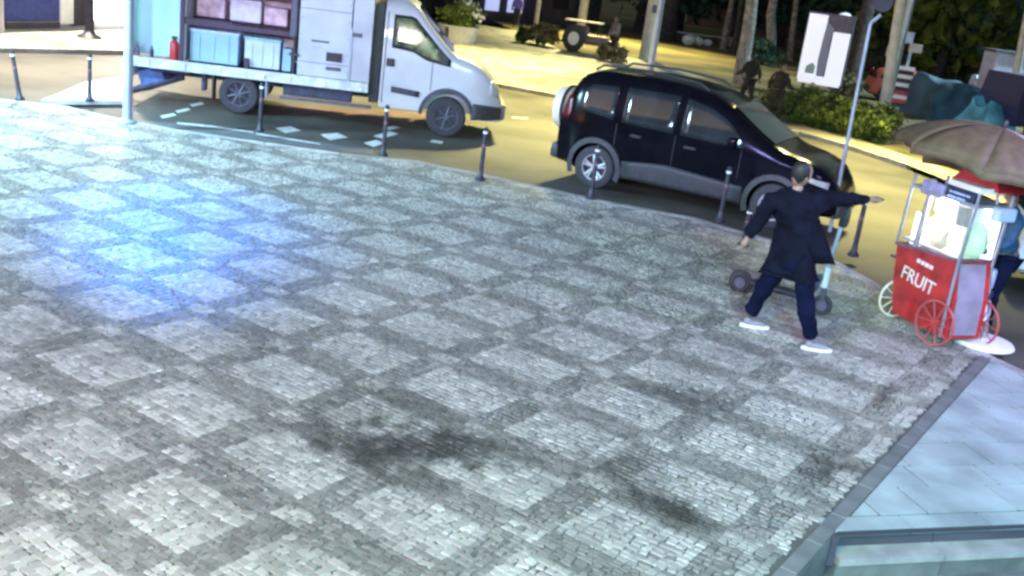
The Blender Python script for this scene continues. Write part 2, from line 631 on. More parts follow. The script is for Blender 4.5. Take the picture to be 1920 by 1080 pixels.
# dark gutter strip and painted markings on the road
sheet('gutter', [tuple(G(x, y, ZR).xy) for x, y in [(245, 236), (330, 246), (480, 262), (620, 282), (700, 290), (700, 281), (600, 268), (480, 250), (330, 231), (250, 226)]], ZR + 0.004, M['border'])
tag(bpy.data.objects['gutter'], kind='structure')
marks = thing('road_marking', G(500, 240, ZR), 0, 'worn white painted dashes and blocks on the asphalt beside the box truck', 'road marking')
org = marks.location
for q in [[(300, 217), (325, 212), (332, 216), (305, 222)], [(328, 208), (352, 202), (358, 206), (334, 212)], [(355, 196), (378, 191), (383, 195), (361, 200)],
          [(516, 240), (545, 237), (565, 245), (535, 249)], [(600, 252), (632, 249), (652, 258), (618, 263)], [(682, 268), (705, 262), (722, 268), (700, 276)],
          [(700, 255), (730, 246), (748, 251), (716, 260)], [(716, 240), (738, 236), (752, 239), (730, 244)],
          [(332, 229), (400, 236), (475, 247), (475, 249), (400, 239), (332, 232)], [(480, 249), (560, 262), (600, 269), (600, 271), (560, 265), (480, 252)],
          [(960, 219), (990, 221), (990, 223), (960, 221)], [(810, 262), (832, 265), (828, 270), (806, 266)]]:
    mb = MB()
    vs = [G(x, y, ZR + 0.008) - org for x, y in q]
    mb.bm.faces.new([mb.bm.verts.new(v) for v in vs])
    o = mb.obj('painted_dash', M['road_paint'], marks)
    if o.data.polygons[0].normal.z < 0:
        o.data.flip_normals()

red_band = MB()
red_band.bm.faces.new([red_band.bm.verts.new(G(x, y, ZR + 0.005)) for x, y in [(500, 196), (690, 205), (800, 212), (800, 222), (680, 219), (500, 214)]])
red_band = tag(red_band.obj('road_band', mat('dull_red', (0.12, 0.065, 0.055), 0.7, var=0.35, vscale=2)), kind='structure')  # flat dull red strip laid on the asphalt
# ------------------------------------------------------------------ the mosaic of setts
PX, PY = 1.0, 0.862
X0, Y0 = 0.0, -0.012      # centre of a big square
BX, BY = 0.378, 0.280      # half sizes of the big pale squares
SX, SY = 0.116, 0.078


def inside(poly, x, y):
    c = False
    n_ = len(poly)
    for i in range(n_):
        x1, y1 = poly[i]
        x2, y2 = poly[(i + 1) % n_]
        if (y1 > y) != (y2 > y) and x < (x2 - x1) * (y - y1) / (y2 - y1) + x1:
            c = not c
    return c


XR = 2.785   # pale field ends here, border strip of long stones beyond
field = kk[:ik] + [(XR, KX[1]), (XR, -3.0), (-1.0, -3.0), (-14.0, 0.5)]


def project(v):
    d = Vector(v) - CAM
    zc = d.dot(_f)
    return (960 + FPX * d.dot(R2) / zc, 540 - FPX * d.dot(U2) / zc, zc)


rs = random.Random(3)
stones = []      # (depth, dark, corner list)
j0, j1 = int(-3.2 / PY) - 1, int(11 / PY) + 2
for j in range(j0, j1):
    yc = Y0 + j * PY
    rows = []
    for k in range(10):
        rows.append((yc - BY + k * 2 * BY / 10, yc - BY + (k + 1) * 2 * BY / 10, 'big'))
    g0, g1 = yc + BY, yc + PY - BY
    mid = (g0 + g1) / 2
    for k in range(2):
        rows.append((g0 + (mid - SY - g0) * k / 2, g0 + (mid - SY - g0) * (k + 1) / 2, 'gap'))
    for k in range(4):
        rows.append((mid - SY + k * 2 * SY / 4, mid - SY + (k + 1) * 2 * SY / 4, 'small'))
    for k in range(2):
        rows.append((mid + SY + (g1 - mid - SY) * k / 2, mid + SY + (g1 - mid - SY) * (k + 1) / 2, 'gap'))
    for (ya, yb, kd) in rows:
        if ya < -3 or ya > 10.8:
            continue
        for i in range(-14, 4):
            xc = X0 + i * PX
            if kd == 'big':
                spans = [(xc - BX, xc + BX, 11, 0), (xc + BX, xc + PX - BX, 5, 1)]
            elif kd == 'small':
                spans = [(xc - 0.5 + SX, xc + 0.5 - SX, 11, 1), (xc + 0.5 - SX, xc + 0.5 + SX, 4, 0)]
            else:
                spans = [(xc - 0.5, xc + 0.5, 15, 1)]
            for (xa, xb, n_, dark) in spans:
                if xb < -13.2 or xa > XR:
                    continue
                cuts = [xa] + [xa + (xb - xa) * (q + rs.uniform(-0.24, 0.24)) / n_ for q in range(1, n_)] + [xb]
                for a, b_ in zip(cuts, cuts[1:]):
                    cx, cy = (a + b_) / 2, (ya + yb) / 2
                    if b_ > XR or not inside(field, cx, cy):
                        continue
                    px_, py_, zc = project((cx, cy, 0))
                    if zc < 0.5 or px_ < -160 or px_ > 2050 or py_ > 1180 or py_ < -60:
                        continue
                    stones.append((zc, dark, a, b_, ya, yb))
stones.sort()
print('stones', len(stones))


def sett_geo(a, b_, ya, yb, r):
    g_ = 0.0025
    j_ = 0.0085
    cor = [(a + g_, ya + g_), (b_ - g_, ya + g_), (b_ - g_, yb - g_), (a + g_, yb - g_)]
    zt = r.uniform(-0.002, 0.002)
    lo, hi = [], []
    cx, cy = (a + b_) / 2, (ya + yb) / 2
    an = r.uniform(-0.28, 0.28)
    ca, sa = math.cos(an), math.sin(an)
    for (x, y) in cor:
        x += r.uniform(-j_, j_)
        y += r.uniform(-j_, j_)
        x, y = cx + (x - cx) * ca - (y - cy) * sa, cy + (x - cx) * sa + (y - cy) * ca
        lo.append((x, y, -0.024))
        hi.append((cx + (x - cx) * 0.84, cy + (y - cy) * 0.84, zt + r.uniform(-0.0012, 0.0012)))
        lo[-1] = (x, y, -0.012)
    wx_ = 0.018 * noise.noise(Vector((cx * 1.7, cy * 1.7, 3.1)))
    wy_ = 0.018 * noise.noise(Vector((cx * 1.7, cy * 1.7, 9.4)))
    sk = -0.005 * max(0, noise.noise(Vector((cx * 2.5, cy * 2.5, 0))))
    lo = [(x + wx_, y + wy_, z) for x, y, z in lo]
    hi = [(x + wx_, y + wy_, z + sk) for x, y, z in hi]
    dn = [(x, y, -0.03) for (x, y, z) in lo]
    return dn, lo, hi


def sett_fill(dark, items):
    V, F, T = [], [], []
    for (zc, dk, a, b_, ya, yb) in items:
        dn, lo, hi = sett_geo(a, b_, ya, yb, rs)
        o_ = len(V)
        V += lo + hi
        F.append((o_ + 4, o_ + 5, o_ + 6, o_ + 7))
        for k in range(4):
            k2 = (k + 1) % 4
            F.append((o_ + k, o_ + k2, o_ + 4 + k2, o_ + 4 + k))
        tone = rs.random() if rs.random() > 0.10 else rs.choice((-0.25, 1.35))
        T += [tone] * 8
    me = bpy.data.meshes.new('dark_setts' if dark else 'pale_setts')
    me.from_pydata(V, [], F)
    at = me.attributes.new('tone', 'FLOAT', 'POINT')
    at.data.foreach_set('value', T)
    o = link('dark_setts' if dark else 'pale_setts', me, M['stone_dark' if dark else 'stone_light'], pv)
    tag(o, label='charcoal grey stone setts forming the bands between squares' if dark else 'pale limestone setts filling the large and small squares', kind='stuff')


single = [s for s in stones if project(((s[2] + s[3]) / 2, (s[4] + s[5]) / 2, 0))[1] < 1085 and -5 < project(((s[2] + s[3]) / 2, (s[4] + s[5]) / 2, 0))[0] < 1925][:300]
sset = set(id(s) for s in single)
for s in single:
    zc, dk, a, b_, ya, yb = s
    dn, lo, hi = sett_geo(a, b_, ya, yb, rs)
    cx, cy = (a + b_) / 2, (ya + yb) / 2
    V = [(x - cx, y - cy, z) for x, y, z in lo + hi]
    me = bpy.data.meshes.new('sett')
    me.from_pydata(V, [], [(4, 5, 6, 7)] + [(k, (k + 1) % 4, 4 + (k + 1) % 4, 4 + k) for k in range(4)])
    o = link('sett', me, M['one_dark' if dk else 'one_light'], pv)
    o.location = (cx, cy, 0)
for dk in (0, 1):
    sett_fill(dk, [s for s in stones if s[1] == dk and id(s) not in sset])

# border strip of long stones along the field's edge and the entrance slabs
bt = thing('border_strip', (XR, 2, 0), 0, 'grey band of long stones edging the mosaic beside the pale slabs', 'paving band')
y = -3.0
while y < KX[1] - 0.5:
    l_ = rs.uniform(0.42, 0.62)
    mb = MB().box((0.058, 0, -0.012), (0.105, l_ - 0.012, 0.03), bev=0.005)
    o = mb.obj('border_stone', M['border'], bt)
    o.location = (0.0, y + l_ / 2 - 2, 0.001 * rs.random())
    y += l_

# entrance slabs, laid at an angle to the mosaic, with the step that runs with them
SA = math.radians(51)
dx, dy = Vector((math.cos(SA), math.sin(SA))), Vector((-math.sin(SA), math.cos(SA)))
so = Vector((2.90, 2.78))
ent = thing('entrance_slabs', (so.x, so.y, 0), 0, 'pale bluish concrete slabs with dark joints right of the mosaic band', 'paving')
SE = so + dx * 12
ebp = [(EX, 2.70)] + [KX] + kk[ik:] + [(SE.x, SE.y)]
base_ = sheet('entrance_bed', ebp, -0.006, M['joint'])
from mathutils import geometry as mgeo


def clip(poly, a, n_):
    """keep the side of line (a, normal n_) where dot >= 0"""
    out = []
    for i in range(len(poly)):
        p, q = poly[i], poly[(i + 1) % len(poly)]
        dp, dq = (p - a).dot(n_), (q - a).dot(n_)
        if dp >= 0:
            out.append(p)
        if (dp >= 0) != (dq >= 0):
            out.append(p + (q - p) * (dp / (dp - dq)))
    return out


r2_ = random.Random(11)
v = 0.16
while v < 6.5:
    hgt = r2_.choice([0.30, 0.36, 0.42])
    u_ = -6 + r2_.uniform(0, 0.5)
    while u_ < 7:
        wd = r2_.choice([0.38, 0.5, 0.62, 0.75])
        gp_ = 0.009
        quad = [so + dx * (u_ + gp_) + dy * (v + gp_), so + dx * (u_ + wd - gp_) + dy * (v + gp_), so + dx * (u_ + wd - gp_) + dy * (v + hgt - gp_), so + dx * (u_ + gp_) + dy * (v + hgt - gp_)]
        u_ += wd
        quad = clip(quad, Vector((2.905, 0)), Vector((1, 0)))
        if len(quad) < 3:
            continue
        kd_ = Vector(kk[ik]) - Vector(kk[ik - 1])
        quad = clip(quad, Vector(KX) - Vector((0, 0.14)), Vector((kd_.y, -kd_.x)))
        if len(quad) < 3:
            continue
        c = sum(quad, Vector((0, 0))) / len(quad)
        pr = project((c.x, c.y, 0))
        if pr[2] < 0.5 or pr[0] > 2200 or pr[1] > 1200:
            continue
        zt = r2_.uniform(0.001, 0.006)
        mb = MB().slab([(p.x - so.x, p.y - so.y, zt) for p in quad], 0.04)
        mb.obj('slab', M['slab'], ent)
    v += hgt
# the step: nosing stones, riser with shade put into its colour, lower ledge
for k in range(9):
    l_ = 0.62
    a = so + dx * (-0.05 + k * l_)
    MB().slab([(p.x - so.x, p.y - so.y, 0.002) for p in (a, a + dx * (l_ - 0.01), a + dx * (l_ - 0.01) + dy * 0.15, a + dy * 0.15)], 0.05).obj('nosing_stone', M['slab'], ent)
low = thing('lower_step', (so.x, so.y, -0.3), 0, 'riser coloured dark as in shade and lower stone ledge at the bottom right corner', 'step')
for k in range(12):
    L = 0.8
    a = so + dx * (-0.02 + k * L)
    MB().slab([(p.x - so.x, p.y - so.y, 0.275) for p in (a + dy * 0.03, a + dx * (L - 0.006) + dy * 0.03, a + dx * (L - 0.006) + dy * 0.10, a + dy * 0.10)], 0.13).obj('riser_stone', M['dark_wall'], low)
    a -= dy * 0.12
    MB().slab([(p.x - so.x, p.y - so.y, 0.165) for p in (a, a + dx * (L - 0.008), a + dx * (L - 0.008) + dy * 0.22, a + dy * 0.22)], 0.05).obj('ledge_stone', M['kerb'], low)
    a += dy * 0.02
    MB().slab([(p.x - so.x, p.y - so.y, 0.115) for p in (a, a + dx * (L - 0.006), a + dx * (L - 0.006) + dy * 0.1, a + dy * 0.1)], 0.115).obj('riser_stone', M['border'], low)
cp = MB().box((0, 0, 0), (0.05, 0.07, 0.20), rot=(0, 0, SA)).obj('corner_stone', M['dark_wall'], low)
cp.location = (-0.0, -0.08, 0.20)
sheet('lower_floor', [(EX, -14), (40, -14), (SE.x, SE.y), (so.x, so.y + 0.03)], -0.3, M['border'])
side = tag(MB().box((EX - 0.03, -5.6, -0.16), (0.06, 16.6, 0.26)).obj('retaining_edge', M['border']), kind='structure')

# ================================================================== LAMPS
def aim(o, src, dst):
    o.location = src
    o.rotation_euler = (Vector(dst) - Vector(src)).to_track_quat('-Z', 'Y').to_euler()


def lamp_data(kind, col, power, size=0.4, size_y=None, spot=90, blend=0.9):
    ld = bpy.data.lights.new('lamp_light', kind)
    ld.color = col
    ld.energy = power
    if kind == 'AREA':
        ld.shape = 'RECTANGLE'
        ld.size = size
        ld.size_y = size_y or size
    else:
        ld.shadow_soft_size = size
        if kind == 'SPOT':
            ld.spot_size = math.radians(spot)
            ld.spot_blend = blend
    return ld


UF = Vector((math.cos(YAW), math.sin(YAW), 0))      # away from the camera's building
UR = Vector((math.sin(YAW), -math.cos(YAW), 0))
# the building that carries the camera, its canopy and the added light panels under it
FB = Vector((CAM.x, CAM.y, 0)) - UF * 0.7
bld = thing('shop_building', FB, math.atan2(UR.y, UR.x), 'plain shop building facing the plaza', 'building')
MB().box((-4, -3.0, 3.5), (34, 6, 7.6)).obj('wall', M['plaster'], bld)
MB().box((-4, 0.05, 4.9), (34, 0.7, 0.12)).obj('canopy', M['dark_metal'], bld)


def panel(s, h, tgt, col, power, w=2.2, hh=0.7, nm='fill_panel', lm='lamp_cool', label=None):
    """an added fill light panel on the unseen facade; s along it, h high"""
    p = FB + UR * s + UF * 0.45 + Vector((0, 0, h))
    d = (Vector(tgt) - p).normalized()
    root = thing(nm, p, 0, label, 'lamp')
    q = d.to_track_quat('-Z', 'Y').to_euler()
    a = MB().box((0, 0, 0.06), (w + 0.1, hh + 0.1, 0.08)).obj('housing', M['dark_metal'], root)
    a.rotation_euler = q
    a2 = MB().box((0, 0, 0.012), (w, hh, 0.014)).obj('diffuser', M[lm], root)
    a2.rotation_euler = q
    b_ = MB().tube([(0, 0, 0.06), -UF * 0.45 + Vector((0, 0, 0.1))], 0.03, 6).obj('bracket', M['dark_metal'], root)
    o = bpy.data.objects.new('panel_light', lamp_data('AREA', col, power, w, hh))
    COL.objects.link(o)
    o.parent = root
    o.location = d * 0.03
    o.rotation_euler = q


def flood(name, base, h, tgt, col, power, spot, rad=0.25, lm='lamp_warm', label='', cat='street lamp', arm=0.0, group=None, base_z=0.0):
    """pole with a lamp head that really lights the place"""
    b_ = Vector((base[0], base[1], base_z))
    root = thing(name, b_, 0, label, cat, group)
    d = Vector((tgt[0] - base[0], tgt[1] - base[1], 0))
    dn = d.normalized() if d.length > 0.01 else Vector((1, 0, 0))
    top = Vector((0, 0, h))
    tip = top + dn * arm
    MB().tube([(0, 0, 0), (0, 0, h * 0.5), (0, 0, h)], [0.11, 0.085, 0.06], 10).obj('pole', M['galv'], root)
    if arm:
        MB().tube([top, top + dn * arm * 0.5 + Vector((0, 0, 0.25)), tip + Vector((0, 0, 0.15))], 0.04, 8).obj('arm', M['galv'], root)
    dd = (Vector(tgt) - (b_ + tip)).normalized()
    q = dd.to_track_quat('-Z', 'Y').to_euler()
    a = MB().box((0, 0, 0.09), (0.36, 0.6, 0.12), bev=0.03).obj('lamp_head', M['dark_metal'], root)
    a.location, a.rotation_euler = tip, q
    a = MB().box((0, 0, 0.02), (0.3, 0.5, 0.02)).obj('lens', M[lm], root)
    a.location, a.rotation_euler = tip, q
    o = bpy.data.objects.new('lamp_light', lamp_data('SPOT', col, power, rad, spot=spot))
    COL.objects.link(o)
    o.parent = root
    o.location = tip + dd * 0.12
    o.rotation_euler = q


YEL = (1.0, 0.88, 0.34)
# sodium street lamps over the road and the park edge
flood('street_lamp', tuple(G(770, 92).xy), 8.5, (-15.5, 24.0, 0), YEL, 15000, 78, 0.5, label='tall street lamp over the cobbled strip behind the car', arm=2.5, group='sodium street lamps')
flood('street_lamp', (-3.68, 26.04), 8.0, (-1.3, 18.6, 0), YEL, 12000, 84, 0.6, label='tall street lamp over the road behind the hedge', arm=5.0, group='sodium street lamps')
flood('street_lamp', (-10.45, 25.0), 8.5, (-9.4, 17.0, 0), YEL, 13000, 80, 0.6, label='tall street lamp over the gap between truck and car', arm=4.5, group='sodium street lamps')
flood('street_lamp', (-23.5, 13.0), 9.0, (-17.2, 10.8, 0), (1.0, 0.90, 0.70), 12500, 84, 0.6, label='tall street lamp on the far left pavement', arm=3.5, group='sodium street lamps')
flood('street_lamp', tuple(G(1090, 57).xy), 8.5, (-20.5, 40, 0), YEL, 15000, 84, 0.5, label='tall street lamp deep in the park', arm=2.5, group='sodium street lamps')
flood('street_lamp', (3.5, 40.0), 9.0, (-4, 36, 0), (0.62, 0.88, 1.0), 8500, 110, 0.5, 'lamp_cool', label='added cool white fill lamp out of view by the tarpaulin stalls', arm=2.5)  # added cool fill for the trees and stalls
# added coloured lamps on the plaza side, all out of view
panel(-7.5, 4.4, (-8.4, 9.5, 1.6), (0.36, 0.36, 1.0), 1250, 2.4, 0.9, label='added violet blue fill panel on the shop wall, left end')
panel(-1.5, 4.5, (-4.0, 11.0, 0), (1.0, 0.95, 0.82), 255, 2.4, 0.7, label='added white fill panel on the shop wall above the camera')
panel(-3.6, 4.0, (-0.6, 0.2, 0), (1.0, 0.88, 0.22), 330, 1.2, 0.5, lm='lamp_warm', label='small added warm fill panel on the shop wall')
panel(2.2, 4.4, (3.9, 4.2, 0), (0.32, 0.76, 1.0), 900, 2.0, 0.7, label='added pale blue fill panel over the entrance slabs')
flood('fill_floodlight', (-11.8, 0.6), 4.6, (-9.4, 3.2, 0), (0.40, 0.76, 1.0), 9800, 108, 0.5, 'lamp_cool', 'added floodlight pole out of view at the far left', 'floodlight', 0.5)  # added flood, brightens the left paving from out of view
flood('fill_floodlight', (6.5, 7.5), 4.5, (2.6, 7.2, 0.6), (0.55, 0.42, 1.0), 900, 110, 0.5, 'lamp_cool', 'added violet floodlight pole out of view right of the cart', 'floodlight', 0.5)  # added flood, tints the paving by the cart violet
bs = thing('added_blue_spot', G(239, 229) + Vector((0, 0, 5.2)) + UR * 0.1, 0, 'small added blue spotlight on the pole left of the truck', 'lamp')
_t = G(335, 405) - bs.location
MB().tube([(0, 0, 0), _t.normalized() * 0.22], 0.07, 12).obj('housing', M['dark_metal'], bs)
MB().tube([_t.normalized() * 0.22, _t.normalized() * 0.225], 0.06, 12).obj('lens', M['lamp_blue'], bs)
MB().tube([(0, 0, 0), -UR * 0.1], 0.02, 6).obj('bracket', M['dark_metal'], bs)
_o = bpy.data.objects.new('spot_light', lamp_data('SPOT', (0.01, 0.20, 1.0), 6000, 0.25, spot=30, blend=1.0))  # added lamp; its blue pool stands for a reflection on the paving
COL.objects.link(_o)
_o.parent = bs
_o.location = _t.normalized() * 0.24
_o.rotation_euler = _t.to_track_quat('-Z', 'Y').to_euler()

# ================================================================== VEHICLES
def wheel(parent, x, y, r, w, side, rim_m, spokes=5, dual=False):
    """side -1: seen from -y"""
    mb = MB()
    h = w / 2
    mb.lathe([(r * 0.62, -h), (r * 0.90, -h), (r * 0.985, -h * 0.8), (r, -h * 0.45), (r, h * 0.45), (r * 0.985, h * 0.8), (r * 0.9, h), (r * 0.62, h), (r * 0.62, -h)], (0, 0, 0), 'y', 36, caps=False)
    t = mb.obj('wheel', M['tyre'], parent, True)
    t.location = (x, y, r)
    s_ = side
    mb = MB()
    yf = s_ * h * 0.72
    mb.torus((0, yf, 0), r * 0.60, r * 0.045, 'y', 32, 6)
    mb.lathe([(0.001, yf + s_ * 0.012), (r * 0.13, yf + s_ * 0.012), (r * 0.15, yf - s_ * 0.01)], (0, 0, 0), 'y', 16)
    for k in range(spokes):
        a = 2 * math.pi * k / spokes + 0.3
        for da in (-0.17, 0.17) if spokes == 5 else (0,):
            p0 = Vector((math.cos(a) * r * 0.1, yf, math.sin(a) * r * 0.1))
            p1 = Vector((math.cos(a + da) * r * 0.60, yf, math.sin(a + da) * r * 0.60))
            mb.tube([p0, p1], [r * 0.07, r * 0.05], 6)
    rim = mb.obj('rim', rim_m, t, True)
    MB().lathe([(0.001, s_ * h * 0.2), (r * 0.62, s_ * h * 0.2), (r * 0.62, s_ * h * 0.1)], (0, 0, 0), 'y', 24).obj('brake_disc', M['dark_metal'], t)
    return t


def car(label, cat, paint, loc, rz, wb=2.77, L0=-0.72, L1=3.62, W_=1.72, top=None, detail=True, spare=True, clad=True, r=0.325, group=None, belt=1.06, roofz=1.74):
    root = thing('parked_car', loc, rz, label, cat, group)
    hw = W_ / 2
    top = top or [(-0.72, 0.95), (-0.70, 1.15), (-0.60, 1.45), (-0.44, 1.68), (-0.15, 1.76), (0.5, 1.79), (1.1, 1.77), (1.6, 1.70), (1.95, 1.56), (2.35, 1.30), (2.72, 1.10), (3.1, 1.03), (3.4, 0.93), (3.55, 0.78), (3.62, 0.6)]
    tx, tz = [p[0] for p in top], [p[1] for p in top]

    def zt(x):
        return sum(np.interp(x + d, tx, tz) * w for d, w in ((-0.10, .2), (0, .6), (0.10, .2)))

    def half(x):
        e0, e1 = (x - L0) / 0.45, (L1 - x) / 0.7
        k = 1.0
        if e0 < 1:
            k *= 1 - 0.16 * (1 - max(e0, 0)) ** 2.2
        if e1 < 1:
            k *= 1 - 0.30 * (1 - max(e1, 0)) ** 2.2
        return hw * k

    def sy(x, z):
        """half width of the shell at x, z"""
        y_ = half(x)
        y_ *= 1 - 0.03 * max(0, (0.55 - z) / 0.3) ** 2
        if z > belt - 0.1:
            q = (z - belt + 0.1) / (roofz - belt + 0.1)
            y_ *= 1 - 0.20 * q ** 1.35
        top_ = zt(x)
        rr = 0.15
        if z > top_ - rr:
            q = min(1, (z - top_ + rr) / rr)
            y_ -= rr * 1.1 * (1 - math.sqrt(max(0, 1 - q * q)))
        return max(0.02, y_)

    xs = sorted(set([round(L0 + (L1 - L0) * i / 46, 4) for i in range(47)]))
    P = []
    for x in xs:
        zb = 0.24 if L0 + 0.35 < x < L1 - 0.4 else 0.30
        top_ = zt(x)
        ring = []
        zs = [zb, zb + 0.06, 0.45, 0.6]
        zs += [0.6 + (top_ - 0.15 - 0.6) * k for k in (0.2, 0.4, 0.6, 0.8, 1)] if top_ > 0.85 else [0.6 + (top_ - 0.02 - 0.6) * k for k in (.1, .2, .3, .4, .5)]
        zs += [top_ - 0.15 + 0.15 * math.sin(a) for a in (0.35, 0.7, 1.0, 1.3)] if top_ > 0.85 else [top_ - 0.05, top_ - 0.035, top_ - 0.02, top_ - 0.008]
        zs = [max(zb, z) for z in zs]
        right = [(x, -(sy(x, z) if i > 0 else sy(x, z) * 0.9), z) for i, z in enumerate(zs)]
        wtop = abs(right[-1][1])
        right += [(x, -wtop * 0.6, top_ + 0.012), (x, 0, top_ + 0.022)]
        left = [(x, -p[1], p[2]) for p in right[:-1]][::-1]
        ring = [(x, 0, zb)] + right + left + [(x, 0, zb)]
        P.append(ring)
    mb = MB()
    mb.grid(P)
    bmesh.ops.remove_doubles(mb.bm, verts=mb.bm.verts[:], dist=0.0004)
    bmesh.ops.holes_fill(mb.bm, edges=[e for e in mb.bm.edges if e.is_boundary], sides=0)
    body = mb.obj('body', paint, root, True)
    # wheel arches cut out
    cuts = []
    for x in (0, wb):
        for s_ in (-1, 1):
            cb = MB().lathe([(r + 0.045, s_ * (hw - 0.30)), (r + 0.045, s_ * (hw + 0.2))], (x, 0, r + 0.015), 'y', 32)
            o = cb.obj('cutter', paint, root)
            cuts.append(o)
            md = body.modifiers.new('b', 'BOOLEAN')
            md.object = o
            md.solver = 'EXACT'
    bake(body)
    body.data.polygons.foreach_set('use_smooth', [True] * len(body.data.polygons))
    try:
        body.data.set_sharp_from_angle(angle=math.radians(35))
    except Exception:
        pass
    for o in cuts:
        bpy.data.objects.remove(o)
    MB().box((wb / 2, 0, 0.36), (wb + 1.2, W_ - 0.66, 0.22)).obj('underbody', M['black_plastic'], root)

    def side_panel(name, m, pts, off=0.008, n_=8, sides=(-1, 1), parent=root, thick=0.012):
        """panel lying on the shell, outline (x,z) given as lower chain and upper chain with equal x"""
        for s_ in sides:
            mb = MB()
            lo, hi = pts
            P_ = []
            for q in range(n_ + 1):
                row = []
                x = lo[0][0] + (lo[-1][0] - lo[0][0]) * q / n_
                za = np.interp(x, [p[0] for p in lo], [p[1] for p in lo])
                zb_ = np.interp(x, [p[0] for p in hi], [p[1] for p in hi])
                for k in range(6):
                    z = za + (zb_ - za) * k / 5
                    row.append((x, s_ * (sy(x, z) + off), z))
                P_.append(row)
            mb.grid(P_)
            o = mb.obj(name, m, parent, True)
            md = o.modifiers.new('s', 'SOLIDIFY')
            md.thickness = thick
            md.offset = 0
            bake(o)

    gl = M['glass_dark']
    wz = roofz - 0.16
    side_panel('quarter_window', gl, ([(-0.36, belt + 0.10), (0.20, belt + 0.03)], [(-0.36, wz - 0.16), (-0.25, wz - 0.04), (0.20, wz)]))
    side_panel('rear_door_window', gl, ([(0.34, belt + 0.02), (1.16, belt)], [(0.34, wz + 0.01), (1.16, wz + 0.02)]))
    side_panel('front_door_window', gl, ([(1.27, belt), (2.22, belt - 0.02)], [(1.27, wz + 0.01), (1.62, wz - 0.06), (1.95, wz - 0.2), (2.22, belt + 0.05)]))
    # windscreen on the sloping front
    for nm, xa, xb in (('windscreen', 1.92, 2.62), ('rear_window', L0 + 0.22, L0 + 0.03)):
        P_ = []
        for q in range(7):
            x = xa + (xb - xa) * q / 6
            z = zt(x)
            w_ = sy(x, z - 0.05) - 0.12
            P_.append([(x, w_ * k, z + 0.022 - 0.010 * abs(k) ** 2 + 0.01) for k in (-1, -.5, 0, .5, 1)])
        MB().grid(P_).obj(nm, gl, root, True)
    if clad:
        for x in (0, wb):
            for s_ in (-1, 1):
                mb = MB()
                P_ = []
                for k in range(17):
                    a = math.pi * (-0.12 + 1.24 * k / 16)
                    row = []
                    for rr, oo in ((r + 0.04, 0.0), (r + 0.04, 0.03), (r + 0.12, 0.025), (r + 0.125, 0.0)):
                        xx, zz = x + rr * math.cos(a), r + 0.015 + rr * math.sin(a)
                        row.append((xx, s_ * (sy(min(max(xx, L0 + .05), L1 - .08), max(zz, 0.3)) + oo), zz))
                    P_.append(row)
                mb.grid(P_).obj('arch_trim', M['clad'], root, True)
        side_panel('sill_trim', M['clad'], ([(r + 0.13, 0.27), (wb - r - 0.13, 0.27)], [(r + 0.13, 0.52), (1.1, 0.60), (wb - r - 0.13, 0.52)]), off=0.02, thick=0.03)
    side_panel('door_handle', M['black_plastic'], ([(0.52, belt - 0.16), (0.70, belt - 0.16)], [(0.52, belt - 0.12), (0.70, belt - 0.12)]), off=0.02, n_=3, thick=0.03)
    side_panel('door_handle', M['black_plastic'], ([(1.36, belt - 0.17), (1.55, belt - 0.17)], [(1.36, belt - 0.13), (1.55, belt - 0.13)]), off=0.02, n_=3, thick=0.03)
    side_panel('door_gap', M['black_plastic'], ([(1.20, 0.56), (1.212, 0.56)], [(1.20, belt - 0.02), (1.212, belt - 0.02)]), off=0.003, n_=2, thick=0.006)
    side_panel('door_gap', M['black_plastic'], ([(0.27, 0.7), (0.282, 0.7)], [(0.27, belt), (0.282, belt)]), off=0.003, n_=2, thick=0.006)
    side_panel('door_gap', M['black_plastic'], ([(2.20, 0.56), (2.212, 0.56)], [(2.20, belt - 0.04), (2.212, belt - 0.04)]), off=0.003, n_=2, thick=0.006)
    side_panel('tail_light', M['tail_red'], ([(L0 + 0.06, 0.98), (L0 + 0.20, 0.98)], [(L0 + 0.06, 1.28), (L0 + 0.20, 1.36)]), off=0.012, n_=3, thick=0.02)
    side_panel('headlight', M['lens'], ([(L1 - 0.42, 0.77), (L1 - 0.16, 0.70)], [(L1 - 0.42, 0.83), (L1 - 0.16, 0.79)]), off=0.012, n_=4, thick=0.02)
    for s_ in (-1, 1):
        mb = MB()
        mb.box((2.08, s_ * (hw + 0.09), belt + 0.05), (0.12, 0.20, 0.15), bev=0.03)
        mb.obj('wing_mirror', paint, root, True)
        if detail:
            mb = MB()
            zr = roofz + 0.11
            mb.tube([(-0.30, s_ * (hw - 0.28), zr - 0.10), (-0.18, s_ * (hw - 0.28), zr - 0.02), (0.6, s_ * (hw - 0.28), zr + 0.01), (1.35, s_ * (hw - 0.28), zr - 0.04), (1.5, s_ * (hw - 0.28), zr - 0.12)], 0.018, 8)
            mb.obj('roof_rail', M['clad'], root, True)
        wheel(root, 0, s_ * (hw - 0.115), r, 0.21, s_, M['alloy'])
        wheel(root, wb, s_ * (hw - 0.115), r, 0.21, s_, M['alloy'])
    mb = MB().box((L1 - 0.04, 0, 0.42), (0.18, W_ * 0.70, 0.26), bev=0.05)
    mb.obj('front_bumper', M['clad'], root, True)
    MB().box((L0 - 0.02, 0, 0.44), (0.16, W_ * 0.86, 0.24), bev=0.05).obj('rear_bumper', M['clad'], root, True)
    if spare:
        mb = MB()
        sp = mb.lathe([(0.001, -0.20), (0.25, -0.20), (0.315, -0.17), (0.335, -0.10), (0.335, 0.02), (0.30, 0.06), (0.001, 0.06)], (L0 - 0.12, -0.12, 1.04), 'x', 30)
        mb.obj('spare_wheel_cover', M['straw'], root, True)
        MB().torus((L0 - 0.13, -0.12, 1.04), 0.335, 0.03, 'x').obj('spare_tyre', M['tyre'], root, True)
    return root


